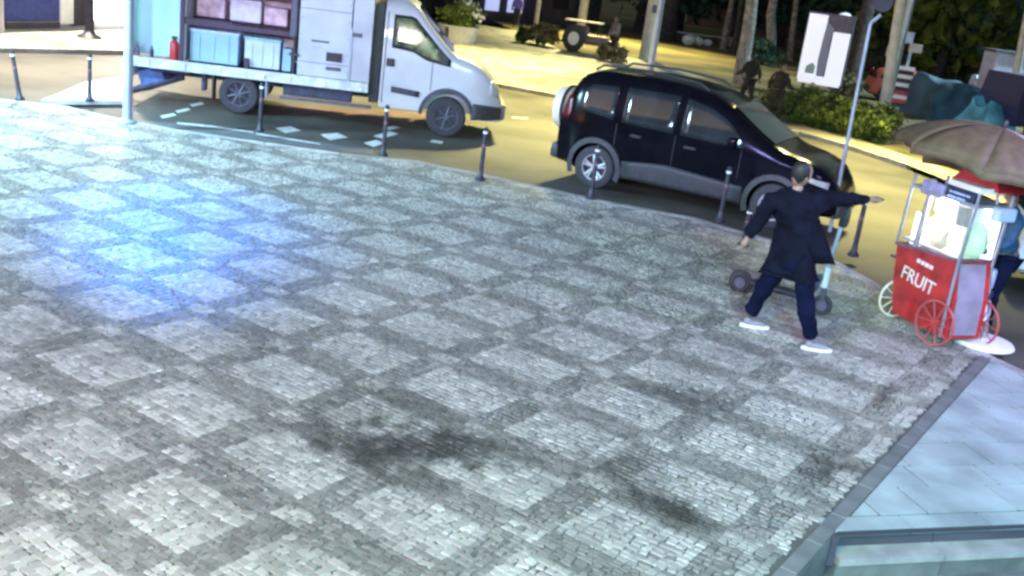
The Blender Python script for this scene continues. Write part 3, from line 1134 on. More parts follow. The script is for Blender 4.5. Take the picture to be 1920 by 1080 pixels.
pr_, pf_ = G(1110, 352, ZR), G(1440, 428, ZR)
ang = math.atan2(pf_.y - pr_.y, pf_.x - pr_.x)
nrm = Vector((-math.sin(ang), math.cos(ang), 0))
sc = (pf_ - pr_).length / 2.77
blk = car('black tall leisure car with grey cladding, silver wheels and a pale spare wheel cover', 'car', M['black_paint'], pr_ + nrm * 0.80, ang)
blk.scale = (sc, sc, sc)
# hazard: bits of chrome strip under the windows
white_car = car('white parked car cut off by the right edge behind the vendor', 'car', M['white_paint'], G(1945, 565, ZR) + Vector((0.1, 0.9, 0)), math.radians(18), spare=False, clad=False, detail=False,
    top=[(-0.72, 0.9), (-0.6, 1.1), (-0.3, 1.35), (0.1, 1.46), (0.9, 1.48), (1.4, 1.42), (2.0, 1.12), (2.4, 0.98), (3.0, 0.92), (3.45, 0.80), (3.62, 0.6)], belt=0.92, roofz=1.46)
redc = car('red parked car beside the stacked sign panels beyond the hedge', 'car', M['orange_red'], G(1660, 196, 0) + Vector((-0.6, 1.5, 0)), math.radians(25), spare=False, clad=False, detail=False,
    top=[(-0.72, 0.9), (-0.6, 1.1), (-0.3, 1.35), (0.1, 1.46), (0.9, 1.48), (1.4, 1.42), (2.0, 1.12), (2.4, 0.98), (3.0, 0.92), (3.45, 0.80), (3.62, 0.6)], belt=0.92, roofz=1.46)
redc.scale = (0.8, 0.8, 0.8)

# ---- box truck, origin at the near rear wheel contact, x forward, camera on the -y side
tr_, tf_ = G(445, 214, ZR), G(832, 258, ZR)
tang = math.atan2(tf_.y - tr_.y, tf_.x - tr_.x)
tsc = (tf_ - tr_).length / 3.63
tk_ = thing('box_truck', tr_, tang, 'white cab box truck with its side open, showing a lined cargo bay, tail lift lowered', 'truck')
tk_.scale = (tsc,) * 3
TW = 2.0     # width
# box shell: floor, roof, far wall, front part and rear pillars
MB().box((0.17, 1.0, 0.72), (4.10, TW, 0.10)).obj('bed_floor', M['chassis'], tk_)
MB().box((0.17, 1.0, 2.98), (4.10, TW + 0.06, 0.10), bev=0.02).obj('box_roof', M['box_white'], tk_)
MB().box((0.17, TW + 0.02, 1.86), (4.10, 0.05, 2.14)).obj('far_wall', M['box_white'], tk_)
MB().box((2.20, 1.0, 1.86), (0.05, TW - 0.04, 2.14)).obj('front_wall', M['box_white'], tk_)
# side rail below the opening
mb = MB()
mb.box((0.17, -0.03, 0.72), (4.12, 0.08, 0.17), bev=0.012)
mb.box((0.17, -0.055, 0.795), (4.10, 0.05, 0.022))
mb.obj('side_rail', M['alu'], tk_)
for x in (-1.5, -0.9, -0.3, 0.9, 1.5):
    MB().box((x, -0.078, 0.72), (0.03, 0.012, 0.10)).obj('rail_bracket', M['steel'], tk_)
# closed front half of the side, three panels
for xa, xb in ((0.98, 1.86), (1.88, 2.22)):
    MB().box(((xa + xb) / 2, -0.02, 1.86), (xb - xa, 0.05, 2.09), bev=0.006).obj('side_panel', M['box_white'], tk_)
MB().box((1.865, -0.055, 1.25), (0.035, 0.03, 0.9)).obj('hinge_bar', M['galv'], tk_)
vent = MB()
vent.box((1.60, -0.052, 1.18), (0.27, 0.02, 0.15))
for k in range(4):
    vent.box((1.60, -0.066, 1.13 + 0.035 * k), (0.25, 0.012, 0.012))
vent.obj('vent', M['black_plastic'], tk_)
MB().box((1.60, -0.05, 0.98), (0.26, 0.015, 0.06)).obj('vent', M['rim_grey'], tk_)
MB().box((1.35, -0.05, 1.42), (0.30, 0.012, 0.035)).obj('label_plate', M['rim_grey'], tk_)
MB().box((1.30, -0.05, 1.32), (0.16, 0.012, 0.03)).obj('label_plate', M['galv'], tk_)
MB().box((1.97, -0.05, 1.60), (0.17, 0.012, 0.07)).obj('label_plate', M['rim_grey'], tk_)
for z_ in (1.05, 1.95):
    MB().box((1.42, -0.049, z_), (0.86, 0.008, 0.010)).obj('panel_seam', M['rim_grey'], tk_)
for x_ in (1.02, 1.82):
    for k in range(5):
        MB().blob((x_, -0.050, 0.95 + 0.28 * k), (0.010, 0.005, 0.010), 1).obj('rivet', M['rim_grey'], tk_)
# latch post between opening and panels
mb = MB()
mb.tube([(0.92, -0.065, 0.82), (0.92, -0.065, 1.45)], 0.022, 8)
mb.box((0.92, -0.075, 1.15), (0.17, 0.03, 0.05), bev=0.01)
mb.obj('latch', M['dark_metal'], tk_)
# opening: dark frame round the pink wrapped load
mb = MB()
mb.box((-0.98, -0.02, 1.86), (0.07, 0.08, 2.09))
mb.obj('frame_post', M['plum_frame'], tk_)
mb = MB()
mb.box((-0.08, 0.0, 1.47), (1.80, 0.07, 0.07), rot=(0, -0.0, 0))
mb.box((-0.55, 0.0, 1.52), (0.80, 0.05, 0.05))
mb.obj('frame_bar', M['plum_frame'], tk_)
MB().box((0.885, -0.01, 1.86 + 0.16), (0.13, 0.09, 1.2), bev=0.03).obj('frame_post', M['rim_grey'], tk_)
MB().box((-0.08, 0.02, 2.28), (1.8, 0.06, 0.5)).obj('upper_board', M['plum_frame'], tk_)
MB().box((-0.95, 0.45, 1.86), (0.05, 0.9, 2.1)).obj('bulkhead', M['box_white'], tk_)
MB().box((-1.43, 0.35, 1.86), (0.80, 0.04, 2.1)).obj('bay_lining', M['aqua_panel'], tk_)
MB().box((-1.85, 0.15, 1.86), (0.05, 0.36, 2.1)).obj('rear_post', M['aqua_panel'], tk_)
MB().box((-0.08, 0.95, 1.86), (1.75, 0.04, 2.1)).obj('bay_back', M['pink'], tk_)
# running gear
MB().box((1.2, 1.0, 0.55), (5.8, 0.8, 0.16)).obj('chassis_rail', M['chassis'], tk_)
for x, y_, w_, h_ in ((1.35, 0.12, 1.2, 0.20), (-0.62, 0.2, 0.08, 0.4)):
    MB().box((x, y_, 0.52), (w_, 0.16, h_), bev=0.02).obj('underrun_guard', M['chassis'], tk_)
MB().box((1.5, 0.05, 0.38), (1.6, 0.04, 0.05)).obj('guard_bar', M['rim_grey'], tk_)
MB().box((-0.44, 0.12, 0.42), (0.025, 0.26, 0.46)).obj('mud_flap', M['black_plastic'], tk_)
MB().box((0.47, 0.12, 0.50), (0.025, 0.26, 0.30)).obj('mud_flap', M['galv'], tk_)
MB().blob((0.42, -0.09, 0.72), (0.035, 0.02, 0.04), 2).obj('marker_lamp', M['reflector'], tk_)
MB().blob((2.10, -0.09, 0.68), (0.035, 0.02, 0.04), 2).obj('marker_lamp', M['reflector'], tk_)
wheel(tk_, 0, 0.13, 0.345, 0.24, -1, M['rim_grey'], 8)
wheel(tk_, 0, 0.42, 0.345, 0.22, -1, M['rim_grey'], 8)
wheel(tk_, 0, TW - 0.13, 0.345, 0.24, 1, M['rim_grey'], 8)
wheel(tk_, 3.63, 0.13, 0.355, 0.24, -1, M['rim_grey'], 6)
wheel(tk_, 3.63, TW - 0.13, 0.355, 0.24, 1, M['rim_grey'], 6)
# cab: lofted shell
ctop = [(2.42, 2.28), (2.75, 2.30), (2.98, 2.20), (3.25, 1.88), (3.55, 1.58), (3.72, 1.44), (4.0, 1.38), (4.25, 1.24), (4.45, 1.05), (4.56, 0.85), (4.62, 0.62)]
cx_, cz_ = [p[0] for p in ctop], [p[1] for p in ctop]


def czt(x):
    return sum(np.interp(x + d, cx_, cz_) * w for d, w in ((-0.06, .25), (0, .5), (0.06, .25)))


def csy(x, z):
    y_ = TW / 2 - 0.01
    e = (4.62 - x) / 0.65
    if e < 1:
        y_ *= 1 - 0.24 * (1 - max(0, e)) ** 2.2
    if z > 1.15:
        y_ *= 1 - 0.13 * ((z - 1.15) / 1.15) ** 1.3
    tp = czt(x)
    rr = 0.16
    if z > tp - rr:
        q = min(1, (z - tp + rr) / rr)
        y_ -= rr * (1 - math.sqrt(max(0, 1 - q * q)))
    return y_


P = []
for i in range(41):
    x = 2.42 + 2.2 * i / 40
    tp = czt(x)
    zb = 0.42 if x < 4.2 else 0.36
    zs = [zb, zb + 0.05] + [zb + 0.05 + (tp - 0.16 - zb - 0.05) * k / 7 for k in range(1, 8)] + [tp - 0.16 + 0.16 * math.sin(a) for a in (0.35, 0.7, 1.0, 1.3)]
    right = [(x, 1 - csy(x, z), z) for z in zs]
    wt = 1 - right[-1][1]
    right += [(x, 1 - wt * 0.6, tp + 0.01), (x, 1, tp + 0.02)]
    left = [(x, 2 - p[1], p[2]) for p in right[:-1]][::-1]
    P.append([(x, 1, zb)] + right + left + [(x, 1, zb)])
mb = MB()
mb.grid(P)
bmesh.ops.remove_doubles(mb.bm, verts=mb.bm.verts[:], dist=0.0004)
bmesh.ops.holes_fill(mb.bm, edges=[e for e in mb.bm.edges if e.is_boundary], sides=0)
cab = mb.obj('cab', M['white_van'], tk_, True)
cuts = []
for y0 in (0.12, 1.88):
    o = MB().lathe([(0.44, y0 - 0.22), (0.44, y0 + 0.22)], (3.63, 0, 0.37), 'y', 32).obj('cutter', M['white_van'], tk_)
    cuts.append(o)
    md = cab.modifiers.new('b', 'BOOLEAN')
    md.object = o
    md.solver = 'EXACT'
bake(cab)
cab.data.polygons.foreach_set('use_smooth', [True] * len(cab.data.polygons))
cab.data.set_sharp_from_angle(angle=math.radians(35))
for o in cuts:
    bpy.data.objects.remove(o)


def cab_panel(name, m, lo, hi, off=0.008, n_=8, thick=0.012, sides=(-1, 1)):
    for s_ in sides:
        P_ = []
        for q in range(n_ + 1):
            x = lo[0][0] + (lo[-1][0] - lo[0][0]) * q / n_
            za = np.interp(x, [p[0] for p in lo], [p[1] for p in lo])
            zb_ = np.interp(x, [p[0] for p in hi], [p[1] for p in hi])
            P_.append([(x, 1 + s_ * (csy(x, za + (zb_ - za) * k / 6) + off), za + (zb_ - za) * k / 6) for k in range(7)])
        o = MB().grid(P_).obj(name, m, tk_, True)
        md = o.modifiers.new('s', 'SOLIDIFY')
        md.thickness = thick
        md.offset = 0
        bake(o)


cab_panel('window_seal', M['black_plastic'], [(2.57, 1.46), (2.95, 1.42), (3.20, 1.30), (3.62, 1.24)], [(2.57, 2.02), (2.92, 2.02), (3.12, 1.82), (3.45, 1.50), (3.62, 1.36)], 0.006, 14, 0.008)
M['cab_glass'] = mat('cab_window_glass', (0.05, 0.06, 0.035), 0.08, spec=0.8, var=0.5, vscale=5, col2=(0.20, 0.22, 0.10))
cab_panel('door_window', M['cab_glass'], [(2.62, 1.52), (2.95, 1.47), (3.20, 1.36), (3.42, 1.33)], [(2.62, 1.97), (2.90, 1.97), (3.10, 1.78), (3.42, 1.47)], 0.012, 12, 0.008)
cab_panel('door_handle', M['black_plastic'], [(2.50, 1.14), (2.64, 1.14)], [(2.50, 1.27), (2.64, 1.27)], 0.015, 3, 0.03)
cab_panel('side_trim', M['dark_metal'], [(2.62, 0.70), (3.12, 0.66)], [(2.62, 0.80), (3.12, 0.76)], 0.015, 5, 0.03)
cab_panel('door_gap', M['black_plastic'], [(3.30, 0.80), (3.31, 0.80)], [(3.30, 1.28), (3.31, 1.28)], 0.003, 2, 0.006)
cab_panel('door_gap', M['black_plastic'], [(2.46, 0.50), (2.475, 0.50)], [(2.46, 2.05), (2.475, 2.05)], 0.003, 2, 0.006)
cab_panel('bumper', M['clad'], [(4.08, 0.37), (4.60, 0.40)], [(4.08, 0.66), (4.60, 0.62)], 0.02, 8, 0.04)
cab_panel('headlight', M['lens'], [(4.36, 0.84), (4.52, 0.78)], [(4.36, 1.08), (4.52, 0.96)], 0.014, 4, 0.02)
MB().box((4.62, 1.0, 0.52), (0.14, 1.5, 0.30), bev=0.05).obj('front_bumper', mat('grey_bumper', (0.16, 0.16, 0.15), 0.55, var=0.3), tk_, True)
for s_ in (-1, 1):
    mb = MB()
    P_ = []
    for k in range(15):
        a = math.pi * (0.0 + k / 14)
        P_.append([(3.63 + rr * math.cos(a), 1 + s_ * (csy(min(4.5, 3.63 + rr * math.cos(a)), 0.8) + oo), 0.37 + rr * math.sin(a)) for rr, oo in ((0.435, 0.0), (0.435, 0.03), (0.50, 0.025), (0.505, 0))])
    mb.grid(P_).obj('wheel_arch_trim', M['dark_metal'], tk_, True)
    mb = MB().box((3.52, 1 + s_ * 1.13, 1.62), (0.08, 0.20, 0.34), bev=0.03)
    if s_ > 0:
        mb.obj('wing_mirror', M['black_plastic'], tk_, True)
    else:
        mb.bm.free()
P_ = []
for q in range(9):
    x = 3.00 + 0.66 * q / 8
    z = czt(x)
    w_ = csy(x, z - 0.06) - 0.10
    P_.append([(x, 1 + w_ * k, z + 0.03 - 0.012 * k * k) for k in (-1, -.5, 0, .5, 1)])
MB().grid(P_).obj('windscreen', M['glass_dark'], tk_, True)
MB().box((2.31, 1.0, 1.3), (0.16, 1.6, 1.7)).obj('cab_gap', M['black_plastic'], tk_)
# tail lift, lowered behind the truck
mb = MB()
q = [G(78, 188, 0.02), G(243, 188, 0.02), G(243, 143, 0.16), G(165, 152, 0.13)]
inv = Matrix.Translation(tk_.location) @ Matrix.Rotation(tang, 4, 'Z') @ Matrix.Scale(tsc, 4)
inv = inv.inverted()
mb.slab([inv @ p for p in q], 0.07)
mb.obj('tail_lift_platform', mat('platform_white', (0.62, 0.68, 0.74), 0.5, var=0.15, vscale=4), tk_)
for y_ in (0.3, 1.7):
    MB().tube([(-2.05, y_, 0.10), (-1.6, y_, 0.26), (-1.0, y_, 0.50)], [0.05, 0.07, 0.06], 8).obj('lift_arm', M['chassis'], tk_)
MB().box((-1.55, 0.5, 0.44), (0.42, 0.5, 0.30), rot=(0, -0.35, 0), bev=0.03).obj('lift_pump_box', mat('blue_box', (0.06, 0.13, 0.34), 0.5, var=0.2), tk_)
MB().box((-1.84, 1.0, 0.55), (0.10, 1.9, 0.22), bev=0.02).obj('rear_beam', M['box_white'], tk_)
MB().box((-1.2, 0.3, 0.60), (0.7, 0.3, 0.10), bev=0.02).obj('lift_frame', M['chassis'], tk_)


def world_of(p):
    return inv.inverted() @ Vector(p)


def cargo(name, c, s, m, label, cat, lid=None, lidname='lid', group=None, bev=0.015):
    r_ = thing(name, world_of((c[0], c[1], c[2] - s[2] / 2)), tang, label, cat, group)
    MB().box((0, 0, s[2] / 2 - (0.02 if lid else 0)), (s[0], s[1], s[2] - (0.04 if lid else 0)), bev=bev).obj('shell', m, r_)
    if lid:
        for q_ in (-0.3, 0.0, 0.3):
            MB().box((q_ * s[0], -s[1] / 2 - 0.006, s[2] * 0.45), (0.022, 0.014, s[2] * 0.72), bev=0.004).obj('rib', m, r_)
        MB().box((0, 0, s[2] - 0.02), (s[0] + 0.03, s[1] + 0.03, 0.045), bev=0.01).obj(lidname, lid, r_)
    return r_


cargo('crate', (-0.46, 0.28, 1.10), (0.84, 0.40, 0.56), M['cyan_plastic'], 'large light blue plastic tub in the truck bay under the dark bar', 'crate', M['lilac_plastic'])
cargo('crate', (0.36, 0.28, 1.09), (0.62, 0.40, 0.52), M['lilac_plastic'], 'pale blue plastic tub beside the latch post in the truck bay', 'crate', M['cyan_plastic'])
cargo('crate', (0.78, 0.26, 1.02), (0.16, 0.3, 0.40), M['cyan_plastic'], 'narrow light blue bin next to the truck latch post', 'crate')
cargo('small_box', (0.11, 0.03, 0.90), (0.09, 0.06, 0.17), M['dark_metal'], 'small dark teal box standing on the truck rail', 'box')
for k, (x, z, w_, h_) in enumerate([(-0.62, 1.72, 0.5, 0.34), (-0.02, 1.74, 0.55, 0.40), (0.50, 1.70, 0.42, 0.32)]):
    cargo('wrapped_parcel', (x, 0.62, z), (w_, 0.3, h_), [M['pink'], mat('white_wrap', (0.72, 0.6, 0.68), 0.5, var=0.1), M['pink']][k],
          ['pink wrapped parcel at the left of the truck bay window', 'whitish pink parcel in the middle of the truck bay window', 'pink wrapped parcel at the right of the truck bay window'][k], 'parcel', bev=0.03)
    cargo('shelf_board', (x, 0.62, z - h_ / 2 - 0.03), (w_ + 0.1, 0.34, 0.03), M['plum_frame'], ['dark shelf board under the left pink parcel', 'dark shelf board under the middle parcel', 'dark shelf board under the right pink parcel'][k], 'shelf')
fe = thing('fire_extinguisher', world_of((-1.13, 0.10, 0.80)), tang, 'red fire extinguisher standing at the back of the truck bed', 'extinguisher')
MB().lathe([(0.001, 0), (0.075, 0), (0.08, 0.02), (0.08, 0.27), (0.05, 0.33), (0.02, 0.35), (0.001, 0.35)], seg=16).obj('cylinder', M['red'], fe, True)
MB().box((0, 0, 0.38), (0.10, 0.03, 0.06), bev=0.008).obj('valve', M['black_plastic'], fe)
for k, (x, h_, m_) in enumerate([(-1.50, 0.20, 'dark_metal'), (-1.74, 0.24, 'maroon')]):
    bt_ = thing('bottle', world_of((x, 0.08, 0.80)), tang, ['small dark bottle on the truck bed left of the extinguisher', 'reddish bottle at the rear corner of the truck bed'][k], 'bottle')
    MB().lathe([(0.001, 0), (0.035, 0), (0.035, h_ * .6), (0.014, h_ * .8), (0.014, h_), (0.001, h_)], seg=12).obj('glass', M[m_], bt_, True)

# ================================================================== PEOPLE
def skin(name, V, E_, m, parent, sub=1, rootv=0):
    """V: list of (pos, rx, ry)"""
    me = bpy.data.meshes.new(name)
    me.from_pydata([tuple(v[0]) for v in V], E_, [])
    o = bpy.data.objects.new(name, me)
    COL.objects.link(o)
    md = o.modifiers.new('skin', 'SKIN')
    md.use_smooth_shade = True
    md.branch_smoothing = 0.4
    for i, v in enumerate(V):
        sv = me.skin_vertices[0].data[i]
        sv.radius = (v[1], v[2])
        sv.use_root = (i == rootv)
    s_ = o.modifiers.new('sub', 'SUBSURF')
    s_.levels = s_.render_levels = sub
    bake(o)
    o.data.materials.clear()
    o.data.materials.append(m)
    o.data.polygons.foreach_set('use_smooth', [True] * len(o.data.polygons))
    if parent:
        o.parent = parent
    return o


def folds(o, amp=0.014, f=7.0, seed=0.0):
    me = o.data
    n_ = [v.normal.copy() for v in me.vertices]
    for v, nn in zip(me.vertices, n_):
        c = v.co
        w = noise.noise(Vector((c.x * f + seed, c.y * f, c.z * f * 1.6))) + 0.7 * abs(noise.noise(Vector((c.x * f * 2 + seed, c.y * f * 2, c.z * f * 2.2)))) - 0.2
        v.co = c + nn * amp * w
    return o


def head_bm(mb, c, face, up, s=1.0):
    """head with nose, ears, brow, chin; face: unit vector looked at"""
    face = face.normalized()
    right = face.cross(up).normalized()
    up = right.cross(face).normalized()
    tmp = bmesh.new()
    bmesh.ops.create_icosphere(tmp, subdivisions=3, radius=1)
    for v in tmp.verts:
        x, y_, z = v.co
        # x right, y face, z up
        fx, fy, fz = x * 0.075, y_ * 0.097, z * 0.122
        if z < 0:
            fx *= 1 - 0.28 * z * z
            fy *= 1 - 0.10 * z * z
        if y_ > 0.3 and z < -0.55:
            fy += 0.012
        if y_ > 0.75 and abs(x) < 0.22 and -0.35 < z < 0.12:
            fy += 0.022 * (1 - abs(x) / 0.22) * (0.12 - z) / 0.47 * 1.4
        if y_ > 0.6 and 0.12 < abs(x) < 0.5 and 0.02 < z < 0.25:
            fy -= 0.009
        v.co = c + (right * fx + face * fy + up * fz) * s
    mb._add(tmp)
    for k in (-1, 1):
        mb.blob(c + (right * 0.078 * k - face * 0.005 - up * 0.005) * s, (0.014 * s,) * 2 + (0.030 * s,), 1)
    return right, up


def hand_bm(mb, wrist, d, palmn, s=1.0, curl=0.35):
    """palm + five bent fingers"""
    d = d.normalized()
    side = d.cross(palmn).normalized()
    n_ = side.cross(d).normalized()
    pe = wrist + d * 0.085 * s
    mb.tube([wrist - d * 0.02, wrist + d * 0.02, wrist + d * 0.055, pe], [0.024 * s, 0.030 * s, 0.036 * s, 0.030 * s], 10)
    for k, ln in enumerate((0.062, 0.074, 0.080, 0.072)):
        a = pe + side * (k - 1.5) * 0.019 * s - d * 0.012
        p = [a]
        dd = d.copy()
        for q in range(3):
            dd = (dd + n_ * -curl * (0.5 + 0.3 * q)).normalized()
            p.append(p[-1] + dd * ln * s * (0.42, 0.33, 0.25)[q])
        mb.tube(p, [0.0095 * s, 0.009 * s, 0.008 * s, 0.006 * s], 6)
    a = wrist + d * 0.025 * s - side * 0.028 * s
    mb.tube([a, a + (d * 0.6 - side * 0.8) * 0.035 * s, a + (d * 1.2 - side * 0.9) * 0.045 * s], [0.012 * s, 0.010 * s, 0.008 * s], 6)


def person(label, loc, rz, J, top_m, leg_m, shoe_m, skin_m, hair_m, face, group=None, coat=0.0, s=1.0, hood=False, extra=None, bulk=1.0, hands=True, sole=None):
    root = thing('person', loc, rz, label, 'person', group)
    V_ = lambda k: Vector(J[k])
    pel, wai, che, nec, hd = V_('pelvis'), V_('waist'), V_('chest'), V_('neck'), V_('head')
    up = (hd - nec).normalized()
    V = [(pel, .13 * s, .10 * s), (wai, .12 * s, .09 * s), (che, .15 * s, .10 * s), (nec, .055 * s, .055 * s), (hd - up * 0.04 * s, .055 * s, .06 * s)]
    E_ = [(0, 1), (1, 2), (2, 3), (3, 4)]
    for a in 'LR':
        i = len(V)
        V += [(V_('sh' + a), .052 * s, .052 * s), (V_('el' + a), .040 * s, .040 * s), (V_('wr' + a), .026 * s, .030 * s)]
        E_ += [(2, i), (i, i + 1), (i + 1, i + 2)]
        i = len(V)
        V += [(V_('hip' + a), .085 * s, .085 * s), (V_('kn' + a), .058 * s, .058 * s), (V_('an' + a), .036 * s, .040 * s)]
        E_ += [(0, i), (i, i + 1), (i + 1, i + 2)]
    body = skin('body', V, E_, skin_m, root)
    mb = MB()
    mb.bm.from_mesh(body.data)
    face = Vector(face)
    right, up2 = head_bm(mb, hd + up * 0.03 * s, face, up, s)
    if hands:
        for a in 'LR':
            d = V_('wr' + a) - V_('el' + a)
            pn = J.get('palm' + a, (0, 0, -1))
            hand_bm(mb, V_('wr' + a), d, Vector(pn), s, J.get('curl' + a, 0.4))
    mb.bm.to_mesh(body.data)
    mb.bm.free()
    body.data.materials.clear()
    body.data.materials.append(skin_m)
    body.data.polygons.foreach_set('use_smooth', [True] * len(body.data.polygons))
    # hair / cap of hair
    tmp = bmesh.new()
    bmesh.ops.create_icosphere(tmp, subdivisions=3, radius=1)
    c = hd + up * 0.03 * s
    for v in tmp.verts:
        x, y_, z = v.co
        k = 1.0 + 0.05 * noise.noise(v.co * 5)
        y2, z2 = y_, z
        if z < -0.1 and y_ > -0.2:
            z2 = -0.1
        if y_ > 0.35:
            y2 = 0.35 + (y_ - 0.35) * (0.6 if z > 0.4 else 0.1)
        v.co = c + (right * x * 0.086 + face.normalized() * (y2 * 0.104 - 0.010) + up * (z2 * 0.128 + 0.010)) * s * k
    mb = MB()
    mb._add(tmp)
    mb.obj('hair', hair_m, root, True)
    b = bulk
    V = [(pel, (.19 + coat * .3) * s * b, (.15 + coat * .2) * s), (wai, .175 * s * b, .14 * s), (che, .20 * s * b, .145 * s), (nec + up * 0.035 * s, .070 * s, .074 * s)]
    E_ = [(0, 1), (1, 2), (2, 3)]
    if coat:
        V.append((pel + Vector((0, 0, -0.16 - coat * 0.5)) * s, (.20 + coat) * s, (.16 + coat * .5) * s))
        E_.append((0, 4))
    for a in 'LR':
        i = len(V)
        V += [(V_('sh' + a), .078 * s * b, .078 * s * b), (V_('el' + a), .062 * s * b, .062 * s * b), (V_('wr' + a), .046 * s, .046 * s)]
        E_ += [(2, i), (i, i + 1), (i + 1, i + 2)]
    folds(skin('jacket', V, E_, top_m, root, 3), 0.022, 6.5, loc[0])
    V = [(pel, .165 * s, .125 * s)]
    E_ = []
    for a in 'LR':
        i = len(V)
        V += [(V_('hip' + a), .120 * s, .120 * s), (V_('kn' + a), .092 * s, .092 * s), (V_('an' + a), .070 * s, .070 * s)]
        E_ += [(0, i), (i, i + 1), (i + 1, i + 2)]
    folds(skin('trousers', V, E_, leg_m, root, 3), 0.018, 8.0, loc[1])
    for a in 'LR':
        an, to = V_('an' + a), V_('toe' + a)
        d = (to - an)
        d.z = 0
        d.normalize()
        fz = to.z
        V = [(an + Vector((0, 0, 0.0)), .048 * s, .045 * s), (Vector((an.x, an.y, fz + 0.045 * s)) - d * 0.03 * s, .045 * s, .042 * s),
             (Vector((an.x, an.y, fz + 0.040 * s)) + d * 0.08 * s, .046 * s, .036 * s), (Vector((an.x, an.y, fz + 0.032 * s)) + d * 0.17 * s, .040 * s, .028 * s)]
        sh = skin('shoe', V, [(0, 1), (1, 2), (2, 3)], shoe_m, root, 2)
        if sole:
            pp = []
            for k in range(14):
                t_ = 2 * math.pi * k / 14
                sd = Vector((-d.y, d.x, 0))
                pp.append(Vector((an.x, an.y, fz + 0.028)) + d * (0.065 + 0.15 * math.cos(t_)) * s + sd * 0.050 * math.sin(t_) * s)
            MB().slab(pp, 0.028).obj('sole', sole, sh)
    return root


# ---- the pointing man: joints read off the picture on an upright plane through his feet
anchor = G(1478, 640, 0)


def PP(px, py, back=0.0, anchor=anchor):
    """point at px,py on the upright plane facing the camera through anchor, moved back metres away"""
    d = R2 * ((px - 960) / FPX) - U2 * ((py - 540) / FPX) + _f
    n_ = Vector((_f.x, _f.y, 0)).normalized()
    t = ((anchor + n_ * back) - CAM).dot(n_) / d.dot(n_)
    return CAM + d * t


fR, fL = G(1518, 655, 0), G(1402, 612, 0)
J = dict(pelvis=PP(1487, 478, .12), waist=PP(1492, 430, .10), chest=PP(1490, 380, .10), neck=PP(1494, 358, .06), head=PP(1502, 333, .03),
         shR=PP(1525, 372, .12), elR=PP(1572, 372, .30), wrR=PP(1632, 374, .42),
         shL=PP(1448, 374, .08), elL=PP(1422, 415, .12), wrL=PP(1402, 446, .10),
         hipR=PP(1506, 492, .05), knR=PP(1510, 566, -.04), anR=fR + Vector((0, 0, 0.09)),
         hipL=PP(1464, 492, .18), knL=PP(1428, 548, .30), anL=fL + Vector((0, 0, 0.10)),
         palmR=(0, 0, -1), curlR=0.12, palmL=(0.4, 0.3, 0), curlL=0.6)
J['toeR'] = fR + UR * 0.12
J['toeL'] = fL + UR * 0.10 + Vector((0, 0, 0.0))
J = {k: (tuple(Vector(v) - anchor) if k[:4] not in ('palm', 'curl') else v) for k, v in J.items()}
man = person('man in a dark jacket striding across the mosaic with his right arm stretched out pointing', anchor, 0, J, M['jacket'], M['trousers'], M['white_shoe'], M['skin'], M['hair'],
             (UR + UF * 0.55 + Vector((0, 0, -0.2))), coat=0.035, bulk=1.32, sole=M['reflector'])
# open coat tail blowing to the right
mb = MB()
P_ = []
for i in range(7):
    row = []
    for j_ in range(6):
        u1, v1 = i / 6, j_ / 5
        px_ = 1500 + u1 * (28 + 34 * v1)
        py_ = 395 + v1 * 92 + 8 * u1
        row.append(PP(px_, py_, 0.10 - 0.16 * math.sin(u1 * 2.6) + 0.03 * math.sin(v1 * 7)) - anchor)
    P_.append(row)
mb.grid(P_)
o = mb.obj('coat_tail', M['jacket'], man, True)
md = o.modifiers.new('s', 'SOLIDIFY')
md.thickness = 0.03
bake(o)


def stand_pose(h=1.7, step=0.0, armL=0.1, armR=0.1, bend=0.0, reach=None):
    k = h / 1.75
    J = dict(pelvis=(0, 0, .96), waist=(0.02 + bend * .2, 0, 1.12), chest=(0.02 + bend * .6, 0, 1.34), neck=(0.03 + bend, 0, 1.50), head=(0.05 + bend * 1.2, 0, 1.60))
    for a, s_, st, ar in (('L', 1, step, armL), ('R', -1, -step, armR)):
        J['sh' + a] = (0.02 + bend * .7, s_ * .185, 1.42)
        J['el' + a] = (-0.03 + ar * .5 + bend * .6, s_ * .25, 1.15)
        J['wr' + a] = (0.04 + ar * 1.4 + bend * .6, s_ * .24, 0.93 + abs(ar) * .35)
        J['hip' + a] = (0, s_ * .09, .90)
        J['kn' + a] = (0.04 + st * .6, s_ * .10, .50)
        J['an' + a] = (st - (0.06 if st < 0 else 0), s_ * .10, .09 + (0.05 if st < -0.1 else 0))
        J['toe' + a] = (st + .14, s_ * .12, 0.0 + (0.02 if st < -0.1 else 0))
    if reach:
        J['elR'], J['wrR'] = reach
    return {a: tuple(c * k for c in v) for a, v in J.items()}


# vendor behind the popcorn cart
vf = G(1836, 630, 0)
hv = math.atan2((-UR + UF * -0.1).y, (-UR + UF * -0.1).x)
Jv = stand_pose(1.66, 0.03, armL=0.25, reach=((0.22, -.24, 1.22), (0.44, -.20, 1.28)))
vend = person('vendor in a blue jacket and dark boots standing at the right side of the cart', vf, hv, Jv, M['blue_jacket'], M['trousers'], M['dark_shoe'], M['skin'], M['hair'], (1, 0, -0.2), s=0.96, bulk=1.12)
